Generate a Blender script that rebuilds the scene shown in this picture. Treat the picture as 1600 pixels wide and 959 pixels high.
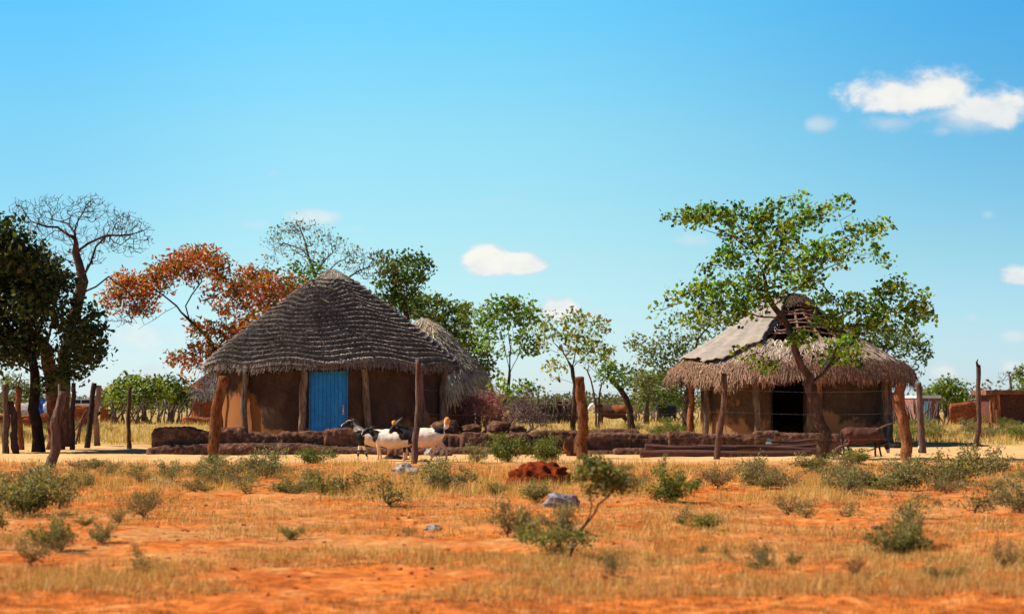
import bpy, math, random
import numpy as np
from mathutils import noise as mnoise, Vector

random.seed(7); RNG = np.random.default_rng(7)
for o in list(bpy.data.objects): bpy.data.objects.remove(o)
S = bpy.context.scene
COL = S.collection

# ------------------------------------------------------------------ camera, sky, sun, exposure
F, CX, CY, HOR, CAMH = 3111.0, 800.0, 479.5, 625.0, 1.2
cam_d = bpy.data.cameras.new('camera'); cam = bpy.data.objects.new('camera', cam_d); COL.objects.link(cam)
cam_d.lens = 70.0; cam_d.sensor_width = 36.0; cam_d.clip_start = 0.1; cam_d.clip_end = 6000
PITCH = math.atan((HOR - CY) / F)
cam.location = (0, 0, CAMH); cam.rotation_euler = (math.pi/2 + PITCH, 0, 0)
cam_d.dof.use_dof = True; cam_d.dof.focus_distance = 45.0; cam_d.dof.aperture_fstop = 2.6
S.camera = cam

SUN_EL, SUN_AZ = math.radians(46), math.radians(10)       # sun on the left, a little behind the huts
sv = Vector((-math.cos(SUN_AZ)*math.cos(SUN_EL), math.sin(SUN_AZ)*math.cos(SUN_EL), math.sin(SUN_EL)))
sun_d = bpy.data.lights.new('sun', 'SUN'); sun_d.energy = 5.0; sun_d.angle = math.radians(0.55); sun_d.color = (1.0, 0.93, 0.80)
sun = bpy.data.objects.new('sun', sun_d); COL.objects.link(sun)
sun.rotation_euler = sv.to_track_quat('Z', 'Y').to_euler(); sun.location = (-30, 20, 40)

S.view_settings.view_transform = 'Standard'; S.view_settings.look = 'None'
S.view_settings.exposure = 0.6; S.view_settings.gamma = 1.0; S.view_settings.use_curve_mapping = False

W = bpy.data.worlds.new('World'); S.world = W; W.use_nodes = True
nt = W.node_tree; nt.nodes.clear()
class NB:
    """small expression helper for shader nodes"""
    def __init__(s, t): s.t = t
    def n(s, ty, **k):
        x = s.t.nodes.new(ty)
        for a, b in k.items(): setattr(x, a, b)
        return x
    def put(s, sock, v):
        if hasattr(v, 'is_output'): s.t.links.new(v, sock)
        else:
            try: sock.default_value = v
            except Exception: sock.default_value = tuple(v) + (1,)
    def m(s, op, a, b=0.0, c=0.0, clamp=False):
        x = s.n('ShaderNodeMath', operation=op, use_clamp=clamp)
        s.put(x.inputs[0], a); s.put(x.inputs[1], b)
        if op in ('MULTIPLY_ADD', 'COMPARE', 'SMOOTH_MIN', 'SMOOTH_MAX'): s.put(x.inputs[2], c)
        return x.outputs[0]
    def mix(s, f, a, b, bt='MIX'):
        x = s.n('ShaderNodeMix', data_type='RGBA', blend_type=bt)
        s.put(x.inputs[0], f); s.put(x.inputs[6], a); s.put(x.inputs[7], b)
        return x.outputs[2]
    def noise(s, vec, scale, detail=4, rough=0.55, dist=0.0):
        x = s.n('ShaderNodeTexNoise'); s.put(x.inputs['Scale'], scale); s.put(x.inputs['Detail'], detail)
        s.put(x.inputs['Roughness'], rough); s.put(x.inputs['Distortion'], dist)
        if vec is not None: s.t.links.new(vec, x.inputs['Vector'])
        return x
    def smooth(s, v, a, b, c=0.0, d=1.0):
        x = s.n('ShaderNodeMapRange', interpolation_type='SMOOTHSTEP')
        s.put(x.inputs['Value'], v)
        s.put(x.inputs['From Min'], a); s.put(x.inputs['From Max'], b); s.put(x.inputs['To Min'], c); s.put(x.inputs['To Max'], d)
        return x.outputs[0]
    def ramp(s, v, stops):
        x = s.n('ShaderNodeValToRGB'); s.put(x.inputs[0], v); e = x.color_ramp.elements
        e[0].position, e[0].color = stops[0][0], tuple(stops[0][1]) + (1,)
        e[1].position, e[1].color = stops[-1][0], tuple(stops[-1][1]) + (1,)
        for p, c in stops[1:-1]:
            q = e.new(p); q.color = tuple(c) + (1,)
        return x.outputs[0]

nb = NB(nt)
tc = nb.n('ShaderNodeTexCoord')
sep = nb.n('ShaderNodeSeparateXYZ'); nt.links.new(tc.outputs['Generated'], sep.inputs[0])
dx, dy, dz = sep.outputs
sky = nb.n('ShaderNodeTexSky', sky_type='NISHITA'); sky.sun_disc = False
sky.sun_elevation = SUN_EL; sky.sun_rotation = math.radians(280); sky.altitude = 1000; sky.air_density = 1.0; sky.dust_density = 0.4; sky.ozone_density = 1.6
# deeper, more cyan tropical air: colour filter depends on height above the horizon only
h_ = lambda *c: tuple(q*.4 for q in c)
tint = nb.ramp(nb.m('MULTIPLY', dz, 1.0, clamp=True), [(0.0, h_(.84,1.02,1.38)), (0.014, h_(.85,1.03,1.34)), (0.072, h_(.885,1.16,1.16)), (0.135, h_(.835,1.35,1.26)), (0.197, h_(.575,1.46,1.5)), (0.24, h_(.40,1.2,1.4)), (0.42, h_(.26,.42,.6)), (1.0, h_(.24,.36,.46))])
tint = nb.mix(1.0, tint, (2.0, 2.0, 2.0), 'MULTIPLY')
ax0 = nb.m('DIVIDE', dx, nb.m('MAXIMUM', dy, 0.05))
blu = nb.m('MULTIPLY', nb.smooth(ax0, -.02, .30), nb.smooth(dz, 0.0, .17, .25, 1.0))
tint = nb.mix(blu, tint, nb.mix(1.0, tint, (.48, .68, .88), 'MULTIPLY'))
lft = nb.m('MULTIPLY', nb.smooth(ax0, -.26, -.08, 1.0, 0.0), nb.smooth(dz, 0.0, .12))
tint = nb.mix(lft, tint, nb.mix(1.0, tint, (.70, .83, .93), 'MULTIPLY'))
skyc = nb.mix(1.0, sky.outputs[0], tint, 'MULTIPLY')
SKYS = 0.10
# clouds, placed by compass direction and height above the horizon
ydv = nb.m('MAXIMUM', dy, 0.05)
AX, AZ = nb.m('DIVIDE', dx, ydv), nb.m('DIVIDE', dz, ydv)
cmb = nb.n('ShaderNodeCombineXYZ'); nt.links.new(AX, cmb.inputs[0]); nt.links.new(nb.m('MULTIPLY', AZ, 1.4), cmb.inputs[1])
nz1 = nb.noise(cmb.outputs[0], 38, 7, .56, .25).outputs[0]
nz2 = nb.noise(cmb.outputs[0], 110, 5, .6).outputs[0]
def cloud(px, py, rx, ry, soft=.35, amt=.9, noise_amt=1.5, flat=1.0):
    cx, cz = (px-800)/F, (HOR-py)/F
    u = nb.m('DIVIDE', nb.m('SUBTRACT', AX, cx), rx/F)
    w = nb.m('DIVIDE', nb.m('SUBTRACT', AZ, cz), ry/F)
    w = nb.m('MULTIPLY', w, nb.smooth(w, -.25, .25, flat, 1.0))
    r = nb.m('SQRT', nb.m('ADD', nb.m('MULTIPLY', u, u), nb.m('MULTIPLY', w, w)))
    e = nb.m('SUBTRACT', 1.0, r)
    e = nb.m('ADD', e, nb.m('MULTIPLY', nb.m('SUBTRACT', nz1, .5), noise_amt))
    e = nb.m('ADD', e, nb.m('MULTIPLY', nb.m('SUBTRACT', nz2, .5), noise_amt*.35))
    return nb.smooth(e, 0.0, soft, 0.0, amt)
cl = None
for a in [(1415,150,116,50,.6,.97,1.7,1.6), (1470,142,78,50,.6,.95,1.6,1.3), (1555,168,100,40,.65,.93,1.7,1.2), (1510,182,95,36,1.0,.75,1.5,1), (1285,192,32,19,.8,.6,1.2,1), (1390,192,52,17,.9,.5,1.5,1), (1478,202,28,14,.9,.4,1.3,1),
          (765,414,50,37,.35,.98,.9,1.7), (812,416,56,28,.4,.96,.9,1.7), (872,486,38,28,.45,.92,1.0,1.5), (930,492,28,12,.9,.25,1.0,1),
          (488,340,54,24,.8,.62,1.3,1.2), (390,350,50,12,1,.3,1.2,1), (560,357,20,10,1,.2,1,1), (1592,434,36,22,.5,.85,1.2,1.4), (425,270,16,9,1,.25,1,1),
          (785,313,40,8,1,.16,1,1), (1085,374,48,14,1,.25,1,1), (215,525,95,38,1,.5,1.4,1.1), (235,578,32,15,.8,.5,1.1,1), (1545,335,14,10,1,.3,1,1),
          (1470,582,45,20,.9,.55,1.3,1.2), (1585,525,26,14,.9,.45,1,1), (1580,575,30,16,.8,.7,1,1.3), (1520,497,15,10,.9,.3,1,1)]:
    c = cloud(*a); cl = c if cl is None else nb.m('MAXIMUM', cl, c)
front = nb.smooth(dy, .1, .3)
cl = nb.m('MULTIPLY', cl, front)
k = 1/(SKYS*1.516)
shade = nb.smooth(nb.m('ADD', nz1, nb.m('MULTIPLY', cl, .25)), .42, .85)
under = nb.smooth(nb.m('ADD', AZ, nb.m('MULTIPLY', nb.m('SUBTRACT', nz1, .5), .03)), .134, .156)
under = nb.m('MAXIMUM', under, nb.smooth(AZ, .11, .105))
shade = nb.m('MULTIPLY', shade, nb.m('MULTIPLY_ADD', under, .8, .2))
clc = nb.mix(shade, (.66*k, .72*k, .82*k), (.95*k, .94*k, .88*k))
allsky = nb.mix(cl, skyc, clc)
bg = nb.n('ShaderNodeBackground'); nt.links.new(allsky, bg.inputs[0]); bg.inputs[1].default_value = SKYS
wo = nb.n('ShaderNodeOutputWorld'); nt.links.new(bg.outputs[0], wo.inputs[0])

# ------------------------------------------------------------------ helpers
cP, sP = math.cos(PITCH), math.sin(PITCH)
def at(px, py, Y):
    """point at forward distance Y seen at photo pixel px,py"""
    u, v = (px-CX)/F, (CY-py)/F
    y, z = cP - v*sP, sP + v*cP
    t = Y/y
    return Vector((u*t, Y, CAMH + z*t))
def dist(py): return F*CAMH/(py-HOR)          # forward distance of flat ground seen at row py
def X(px, Y): return (px-CX)/F*Y*1.001
def fbm(x, y, z=0.0, o=4):
    return mnoise.fractal(Vector((x, y, z)), 1.0, 2.0, o, noise_basis='PERLIN_ORIGINAL')
def tag(o, label=None, cat=None, group=None, kind=None):
    if label: o['label'] = label
    if cat: o['category'] = cat
    if group: o['group'] = group
    if kind: o['kind'] = kind
    return o
def empty(name, loc, label, cat, group=None, rz=0):
    o = bpy.data.objects.new(name, None); COL.objects.link(o); o.location = loc; o.rotation_euler = (0, 0, rz)
    o.empty_display_size = .2
    return tag(o, label, cat, group)
class MB:
    def __init__(s): s.v = []; s.f = []; s.c = []; s.n = 0
    def add(s, V, Fc, col=(1, 1, 1)):
        V = np.asarray(V, float).reshape(-1, 3)
        s.v.append(V); n = s.n
        s.f.extend([tuple(i+n for i in f) for f in Fc]); s.n += len(V)
        c = np.asarray(col, float)
        s.c.append(np.broadcast_to(c, (len(V), 3)) if c.ndim == 1 else c)
    def quads(s, Q, col):
        """Q (N,k,3) polygons with own verts, col (N,3)"""
        N, k, _ = Q.shape
        idx = (np.arange(N*k) + s.n).reshape(N, k)
        s.v.append(Q.reshape(-1, 3)); s.f.extend(map(tuple, idx.tolist())); s.n += N*k
        s.c.append(np.repeat(np.asarray(col), k, axis=0))
    def box(s, c, h, rz=0, col=(1,1,1), jit=0):
        x, y, z = c; a, b, d = h
        V = np.array([[i*a, j*b, l*d] for i in (-1,1) for j in (-1,1) for l in (-1,1)], float)
        if jit: V += RNG.uniform(-jit, jit, V.shape)
        ca, sa = math.cos(rz), math.sin(rz)
        V = V @ np.array([[ca, sa, 0], [-sa, ca, 0], [0, 0, 1]]) + np.array([x, y, z])
        s.add(V, [(0,1,3,2), (4,6,7,5), (0,4,5,1), (2,3,7,6), (0,2,6,4), (1,5,7,3)], col)
    def tube(s, P, R, sides=6, col=(1,1,1), cap=True, rough=0.0, flat=None):
        P = np.asarray([tuple(p) for p in P], float); n = len(P)
        T = np.gradient(P, axis=0) if n > 1 else np.array([[0,0,1.]])
        T /= (np.linalg.norm(T, axis=1, keepdims=True) + 1e-9)
        ref = np.array([0.13, 0.97, 0.2]) if abs(T[0][1]) < .9 else np.array([1., 0, 0])
        A = np.cross(T, ref); A /= (np.linalg.norm(A, axis=1, keepdims=True) + 1e-9)
        B = np.cross(T, A)
        th = np.arange(sides)/sides*2*math.pi
        R = np.asarray(R, float)
        if R.ndim == 1: R = np.stack([R, R], 1)
        rr = 1 + (RNG.uniform(-rough, rough, (n, sides)) if rough else 0)
        V = P[:, None] + (A[:, None]*np.cos(th)[None, :, None]*R[:, 0][:, None, None] + B[:, None]*np.sin(th)[None, :, None]*R[:, 1][:, None, None])*(rr[..., None] if rough else 1)
        Fc = [(i*sides+j, i*sides+(j+1) % sides, (i+1)*sides+(j+1) % sides, (i+1)*sides+j) for i in range(n-1) for j in range(sides)]
        if cap: Fc += [tuple(range(sides-1, -1, -1)), tuple((n-1)*sides+j for j in range(sides))]
        s.add(V.reshape(-1, 3), Fc, col)
    def build(s, name, mat, parent=None, smooth=False, loc=None):
        me = bpy.data.meshes.new(name)
        V = np.concatenate(s.v) if s.v else np.zeros((0,3))
        if parent is not None:
            q_, org = parent, np.zeros(3)
            while q_ is not None: org = org + np.array(q_.location); q_ = q_.parent
            V = V - org
        elif loc is not None: V = V - np.array(loc)
        me.from_pydata(V.tolist(), [], s.f)
        a = me.attributes.new('col', 'FLOAT_COLOR', 'POINT')
        C = np.ones((len(V), 4)); C[:, :3] = np.concatenate(s.c)
        a.data.foreach_set('color', C.ravel().astype(np.float32))
        if smooth: me.polygons.foreach_set('use_smooth', [True]*len(me.polygons))
        me.materials.append(mat); me.update()
        o = bpy.data.objects.new(name, me); COL.objects.link(o)
        if parent is not None: o.parent = parent
        elif loc is not None: o.location = loc
        return o

def material(name, c1, c2, scale=3.0, rough=.9, bump=.3, bscale=30.0, detail=6, use_col=False, stretch=(1,1,1), trans=0.0, c3=None, spec=.2, bdist=.02, extra=None, mott=1.0):
    m = bpy.data.materials.new(name); m.use_nodes = True; t = m.node_tree; t.nodes.clear(); b = NB(t)
    tcn = b.n('ShaderNodeTexCoord'); mp = b.n('ShaderNodeMapping'); t.links.new(tcn.outputs['Object'], mp.inputs[0]); mp.inputs['Scale'].default_value = stretch
    n1 = b.noise(mp.outputs[0], scale, detail)
    colr = b.mix(b.smooth(n1.outputs[0], .35, .65), c1, c2)
    if c3 is not None:
        n3 = b.noise(mp.outputs[0], scale*3.7, 5); colr = b.mix(b.smooth(n3.outputs[0], .52, .68), colr, c3)
    if use_col:
        at_ = b.n('ShaderNodeAttribute', attribute_name='col'); colr = b.mix(1.0, colr, at_.outputs['Color'], 'MULTIPLY')
    if bump and mott: colr = b.mix(mott, colr, b.mix(b.smooth(b.noise(mp.outputs[0], bscale*.35, 6, .7).outputs[0], .36, .64), (.58, .56, .55), (1.25, 1.25, 1.25)), 'MULTIPLY')
    if extra: colr = extra(b, t, tcn, colr)
    p = b.n('ShaderNodeBsdfPrincipled'); t.links.new(colr, p.inputs['Base Color']); p.inputs['Roughness'].default_value = rough
    p.inputs['Specular IOR Level'].default_value = spec
    if bump:
        nb2 = b.noise(mp.outputs[0], bscale, 6, .65)
        bp = b.n('ShaderNodeBump'); bp.inputs['Strength'].default_value = bump; bp.inputs['Distance'].default_value = bdist
        t.links.new(nb2.outputs[0], bp.inputs['Height']); t.links.new(bp.outputs[0], p.inputs['Normal'])
    out = b.n('ShaderNodeOutputMaterial')
    if trans:
        tr = b.n('ShaderNodeBsdfTranslucent'); t.links.new(b.mix(1.0, colr, (1.25, 1.3, .55), 'MULTIPLY'), tr.inputs[0])
        mx = b.n('ShaderNodeMixShader'); mx.inputs[0].default_value = trans
        t.links.new(p.outputs[0], mx.inputs[1]); t.links.new(tr.outputs[0], mx.inputs[2]); t.links.new(mx.outputs[0], out.inputs[0])
    else: t.links.new(p.outputs[0], out.inputs[0])
    return m

M = {}
def ground_extra(b, t, tcn, colr):
    sp = b.n('ShaderNodeSeparateXYZ'); t.links.new(tcn.outputs['Object'], sp.inputs[0])
    wob = b.noise(tcn.outputs['Object'], .22, 5, .6).outputs[0]
    y = b.m('ADD', sp.outputs[1], b.m('MULTIPLY', b.m('SUBTRACT', wob, .5), 7.0))
    fine = b.noise(tcn.outputs['Object'], 7.0, 8, .75)
    straw = b.mix(b.smooth(fine.outputs[0], .42, .62), (.42, .16, .05), (.64, .34, .12))
    w1 = b.m('MULTIPLY', b.smooth(y, 12.4, 15.0), b.smooth(b.noise(tcn.outputs['Object'], .55, 6, .72).outputs[0], .44, .56))
    c = b.mix(b.m('MULTIPLY', w1, .75), colr, straw)
    sandn = b.mix(b.smooth(b.noise(tcn.outputs['Object'], 1.3, 5).outputs[0], .35, .7), (.74, .43, .19), (.62, .33, .13))
    c = b.mix(b.smooth(sp.outputs[1], 36.5, 39.5), c, sandn)
    far = b.mix(b.smooth(b.noise(tcn.outputs['Object'], .5, 6, .7).outputs[0], .4, .6), (.36, .24, .08), (.42, .30, .11))
    c = b.mix(b.m('MULTIPLY', b.smooth(y, 51, 56), .85), c, far)
    return c
M['ground'] = material('soil', (.64, .18, .034), (.46, .112, .02), .9, 1, .6, 24, 8, c3=(.68, .27, .08), extra=ground_extra, spec=.05, bdist=.03)
M['mud'] = material('mud_plaster', (.20, .10, .064), (.14, .07, .046), 2.2, .95, 1.0, 22, 8, c3=(.30, .14, .08), spec=.03, bdist=.07)
def plaster(dark, light, orange, litw=.55):
    def ex(b, t, tcn, colr):
        sp = b.n('ShaderNodeSeparateXYZ'); t.links.new(tcn.outputs['Object'], sp.inputs[0])
        w = b.noise(tcn.outputs['Object'], 1.1, 6, .6).outputs[0]
        low = b.m('ADD', b.m('MULTIPLY', sp.outputs[2], -.5), b.m('MULTIPLY', w, 1.6))      # orange of the sunlit patch painted into the colour towards the foot
        side = b.smooth(sp.outputs[0], -2.0, -1.3, litw, 0)  # left side also painted orange, where the sun strikes the wall
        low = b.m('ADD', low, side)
        mpz = b.n('ShaderNodeMapping'); t.links.new(tcn.outputs['Object'], mpz.inputs[0]); mpz.inputs['Scale'].default_value = (1.6, 1.6, 1.0)
        st = b.noise(mpz.outputs[0], 1.6, 5, .65).outputs[0]
        colr = b.mix(1.0, colr, b.mix(b.smooth(st, .38, .66), (.82, .82, .82), (1.16, 1.14, 1.12)), 'MULTIPLY')
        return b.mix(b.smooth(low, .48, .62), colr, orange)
    return material('hut_plaster', dark, light, 1.4, .95, .35, 40, 6, extra=ex, spec=.05, bdist=.03, mott=.35)
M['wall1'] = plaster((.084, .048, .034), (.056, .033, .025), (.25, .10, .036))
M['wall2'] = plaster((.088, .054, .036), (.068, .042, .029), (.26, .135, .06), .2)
M['redmud'] = material('red_mud', (.36, .10, .035), (.25, .07, .03), 1.5, .95, .6, 30, 6, c3=(.22, .08, .05), spec=.05)
M['darkmud'] = material('dark_mud', (.14, .05, .035), (.10, .04, .03), 1.5, .95, .4, 30, 6, spec=.05)
M['pinkwall'] = material('pink_brick', (.30, .13, .11), (.24, .10, .09), 2, .9, .3, 30, spec=.1)
M['thatch'] = material('grey_thatch', (1, 1, 1), (.72, .70, .70), 2.5, 1, .2, 60, 5, use_col=True, spec=.05)
M['under'] = material('thatch_underlay', (.085, .06, .045), (.05, .038, .03), 5, 1, .3, 40, use_col=False, spec=.05)
M['sheet'] = material('weathered_cover', (.36, .30, .25), (.29, .24, .20), 1.6, .9, .35, 14, 6, stretch=(1,1,2.5), c3=(.34, .29, .24), spec=.15, bdist=.03, mott=.3)
M['wood'] = material('weathered_wood', (.19, .135, .105), (.11, .075, .058), 9, .95, 1.0, 30, 7, stretch=(1, 1, .15), c3=(.06, .04, .032), use_col=True, spec=.08, bdist=.05)
M['orangewood'] = material('debarked_wood', (.34, .135, .055), (.23, .085, .035), 7, .95, 1.0, 24, 7, stretch=(1, 1, .35), c3=(.10, .04, .02), use_col=True, spec=.05, bdist=.06)
M['log'] = material('stacked_pole_bark', (.15, .06, .045), (.085, .038, .032), 9, .85, .5, 50, 5, stretch=(.12, 1, 1), spec=.25)
M['bark'] = material('bark', (.13, .085, .062), (.08, .052, .04), 8, .95, 1.0, 26, 6, stretch=(1, 1, .35), use_col=True, spec=.05, bdist=.06)
M['leaf'] = material('leaves', (1, 1, 1), (.82, .85, .8), 1.5, .55, 0, use_col=True, trans=.36, spec=.35)
M['straw'] = material('dry_grass_blades', (1, 1, 1), (.85, .82, .8), .7, .8, 0, use_col=True, trans=.25, spec=.1)
M['door'] = material('blue_paint', (.0, .20, .60), (.0, .15, .48), 2, .55, .12, 30, 4, spec=.35, bdist=.005, mott=.2, c3=(.01, .24, .58))
M['doorframe'] = material('blue_frame_paint', (.0, .15, .38), (.0, .12, .3), 2, .5, .1, 30, spec=.4)
M['metal'] = material('bare_metal', (.55, .56, .58), (.42, .44, .46), 8, .4, .1, 40, spec=.5)
M['tin'] = material('galvanised_sheet', (.34, .44, .44), (.26, .34, .34), 4, .5, .2, 30, spec=.5)
M['white'] = material('white_paint', (.72, .72, .72), (.62, .62, .63), 2, .5, 0, spec=.3)
M['canvas'] = material('pale_canvas', (.60, .50, .42), (.5, .38, .32), 3, .9, .3, 12)
M['blue'] = material('blue_tarp', (.05, .16, .55), (.04, .12, .42), 3, .6, .2, 12)
M['paleblue'] = material('pale_blue_paint', (.25, .45, .62), (.2, .38, .55), 3, .6, 0)
M['mound'] = material('termite_soil', (.30, .05, .014), (.20, .034, .011), 6, 1, 1.0, 30, 8, spec=.03, bdist=.05)
M['rock'] = material('grey_rock', (.26, .25, .26), (.16, .155, .165), 5, .85, .7, 22, 7, c3=(.36, .33, .30), spec=.2, bdist=.03)
M['palerock'] = material('pale_rock', (.44, .37, .30), (.30, .24, .19), 5, .85, .6, 22, 7, spec=.2, bdist=.03)
M['brownrock'] = material('brown_rock', (.16, .09, .07), (.10, .06, .05), 5, .9, .6, 22, 7, spec=.15, bdist=.03)
M['dark'] = material('flat_black', (.02, .018, .017), (.03, .026, .024), 5, .8, .3, 20)
M['coat'] = material('animal_coat', (1, 1, 1), (.93, .92, .9), 6, .75, .5, 90, 5, use_col=True, spec=.15, bdist=.008, mott=0)
M['horn'] = material('horn', (.12, .105, .09), (.07, .06, .05), 12, .5, .3, 50, spec=.4)
M['wire'] = material('fence_wire', (.20, .19, .18), (.14, .12, .11), 12, .5, 0, spec=.4)
M['rust'] = material('rust_red_tin', (.28, .10, .06), (.2, .07, .05), 3, .7, .2, 20)

# ------------------------------------------------------------------ ground: one sheet to the horizon
def gz(x, y):
    a = 1.0 if y < 60 else max(0.0, 1-(y-60)/60)
    h = .045*fbm(x*.35, y*.35, 3.1, 3) + .04*fbm(x*1.6, y*1.6, 9.2, 3)
    if 38 < y < 52: h *= .5
    return h*a
def axis_lines(a, b, st, far, g=1.35):
    L = list(np.arange(a, b+1e-6, st)); s = st; lo, hi = a, b; pre, post = [], []
    while hi < far: s *= g; hi += s; post.append(hi); lo -= s; pre.append(lo)
    return pre[::-1] + L + post
xs = axis_lines(-15, 15, .17, 3500)
ys, y, st = [-3500, -1500, -500, -150, -50, -15, -4, 2, 5, 7], 8.0, .10
while y < 3600:
    ys.append(y); st = .10 if y < 22 else (.16 if y < 60 else st*1.22); y += st
V = []
for y in ys:
    for x in xs:
        if abs(x) < 30 and 4 < y < 125:
            z = gz(x, y)
            if y < 38: z += .012*fbm(x*6, y*6, 1.0, 2)
        else: z = 0
        V.append((x, y, z))
nx = len(xs)
gF = [(j*nx+i, j*nx+i+1, (j+1)*nx+i+1, (j+1)*nx+i) for j in range(len(ys)-1) for i in range(nx-1)]
g = MB(); g.add(V, gF); go = g.build('ground', M['ground'], smooth=True)
tag(go, kind='structure')

# ------------------------------------------------------------------ low mud walls
def sweep_wall(mb, pts, thick, m=30, sq=4.5, amp=.03, step=.035, seed=0):
    """pts: list of (x, y, height); rounded, lumpy hand-built mud wall following them"""
    P = []; 
    for a, b in zip(pts[:-1], pts[1:]):
        L = math.dist(a[:2], b[:2]); n = max(2, int(L/step))
        for i in range(n): P.append([a[k]+(b[k]-a[k])*i/n for k in range(3)])
    P.append(list(pts[-1])); P = np.array(P); n = len(P)
    T = np.gradient(P[:, :2], axis=0); T /= np.linalg.norm(T, axis=1, keepdims=True)+1e-9
    Nn = np.stack([T[:, 1], -T[:, 0]], 1)
    s = np.concatenate([[0], np.cumsum(np.linalg.norm(np.diff(P[:, :2], axis=0), axis=1))]); L = s[-1]
    th = np.linspace(-.12*math.pi, 1.12*math.pi, m); V = []
    for i in range(n):
        e = min(s[i], L-s[i]); ef = min(1, e/.08); ef = math.sqrt(max(0.0, 1-(1-ef)**2))
        for t in th:
            c, q = math.cos(t), math.sin(t)
            u = math.copysign(abs(c)**(2/sq), c); w = math.copysign(abs(q)**(2/sq), q)
            off = u*thick/2*(.6+.4*ef); hz = w*P[i, 2]*(.84+.16*ef) if w > 0 else w*.15
            x, y = P[i, 0]+Nn[i, 0]*off, P[i, 1]+Nn[i, 1]*off
            d = amp*.4*fbm(x*2+seed, y*2, hz*4, 3) + amp*.5*fbm(x*13+seed, y*13, hz*13, 3)
            V.append((x+Nn[i, 0]*d*u*2, y+Nn[i, 1]*d*u*2, max(-.1, hz + d*1.3*max(w, 0))))
    Fc = [(i*m+j, i*m+j+1, (i+1)*m+j+1, (i+1)*m+j) for i in range(n-1) for j in range(m-1)]
    Fc += [tuple(range(m-1, -1, -1)), tuple((n-1)*m+j for j in range(m))]
    mb.add(V, Fc)
def wall_px(mb, knots, Y, thick, curve=0, seed=0, **kw):
    """knots (px, py_top): heights read at distance Y"""
    pts = []
    for px, pt in knots:
        x = X(px, Y); pts.append((x, Y, max(.05, CAMH - (pt-HOR)*Y/F)))
    sweep_wall(mb, pts, thick, seed=seed, **kw)
YW = 44.6
lw = empty('low_mud_wall', (X(400, YW), YW, 0), 'low lumpy brown mud wall in front of the blue door hut, with a ledge along its foot', 'wall', 'low mud walls around the huts')
b = MB(); wall_px(b, [(240,669),(250,667),(300,667),(312,671),(335,675),(339,668),(384,668),(388,674),(425,675),(434,679),(442,674),(500,673),(515,674)], YW, .42, seed=1, amp=.035); b.build('wall_run', M['mud'], lw, True)
b = MB(); wall_px(b, [(507,670),(520,669),(556,669),(566,671),(600,673),(640,673),(662,676)], YW-.05, .46, seed=2); b.build('wall_block', M['mud'], lw, True)
b = MB(); wall_px(b, [(232,699),(262,695),(330,693),(400,692),(440,691),(480,693),(520,697),(600,699),(680,699)], YW-.42, .42, seed=3, amp=.03, sq=2.4); b.build('ledge', M['mud'], lw, True)
wm = empty('low_mud_wall', (X(780, YW), YW+.3, 0), 'low broken mud wall between the two huts, topped with loose rounded lumps', 'wall', 'low mud walls around the huts')
b = MB(); wall_px(b, [(650,678),(700,677),(722,678)], YW+.3, .4, seed=4); wall_px(b, [(700,679),(760,679)], YW+.25, .4, seed=14); b.build('wall_run', M['mud'], wm, True)
b = MB(); wall_px(b, [(719,677),(726,675),(752,675),(765,678)], YW, .5, seed=5); b.build('wall_block', M['mud'], wm, True)
b = MB(); wall_px(b, [(752,679),(775,679),(795,678)], YW+.1, .5, seed=6); wall_px(b, [(788,679),(800,675),(822,676),(832,681)], YW, .5, seed=16); b.build('wall_block', M['mud'], wm, True)
b = MB(); wall_px(b, [(826,676),(845,672),(880,672),(915,673),(930,675)], YW+.3, .5, seed=7); b.build('wall_run', M['mud'], wm, True)
b = MB(); wall_px(b, [(640,699),(700,698),(745,697),(800,697),(862,699)], YW-.35, .4, seed=8, sq=2.4); b.build('ledge', M['mud'], wm, True)
def lump(name, mat, loc, r, seed, parent=None, amp=.25, sub=3, sink=.25, fr=1.6, smooth=True, facet=False):
    import bmesh
    bm = bmesh.new(); bmesh.ops.create_icosphere(bm, subdivisions=sub, radius=1.0)
    for v in bm.verts:
        p = v.co; d = 1 + amp*fbm(p.x*fr+seed, p.y*fr, p.z*fr, 3)
        if facet: d *= 1 + .16*abs(mnoise.cell(Vector((p.x*1.7+seed, p.y*1.7, p.z*1.7))))
        v.co = Vector((p.x*r[0]*d, p.y*r[1]*d, max(p.z*r[2]*d, -r[2]*sink)))
    me = bpy.data.meshes.new(name); bm.to_mesh(me); bm.free()
    for q in me.polygons: q.use_smooth = smooth
    me.materials.append(mat); o = bpy.data.objects.new(name, me); COL.objects.link(o)
    if parent is not None: o.parent = parent; o.location = Vector(loc)-Vector(parent.location)
    else: o.location = loc
    return o
lumps = [(698,668,.42,.20), (737,668,.30,.10), (781,667,.38,.15), (806,669,.30,.1), (665,674,.25,.1)]
words = ['widest dark mud lump resting on the broken low wall just behind the goats', 'flat pale-topped mud lump lying left of the dry purple bush foot', 'large cracked mud lump on the low wall below the slender young tree', 'small mud lump at the right end of the lumps under the slender tree', 'small mud lump on the low wall behind the leaning grey fence post']
for i, (px, py, a, c) in enumerate(lumps):
    p = at(px, py, 45.3)
    o = lump('mud_lump', M['mud'], (p.x, 45.3, p.z-.02), (a*.8, .28, c), i*3.1, amp=.3, sink=1.0); tag(o, words[i], 'mud lump', 'loose lumps on the low wall')
wr = empty('low_mud_wall', (X(1080, YW), YW, 0), 'long low dark mud wall in front of the open-doored hut, behind the stacked poles', 'wall', 'low mud walls around the huts')
b = MB(); wall_px(b, [(896,684),(902,677),(930,675),(1000,676),(1048,677)], YW+.05, .45, seed=9); b.build('wall_run', M['mud'], wr, True)
b = MB(); wall_px(b, [(1040,675),(1048,673),(1080,674),(1094,677),(1180,678)], YW, .45, seed=10); b.build('wall_block', M['mud'], wr, True)
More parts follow.
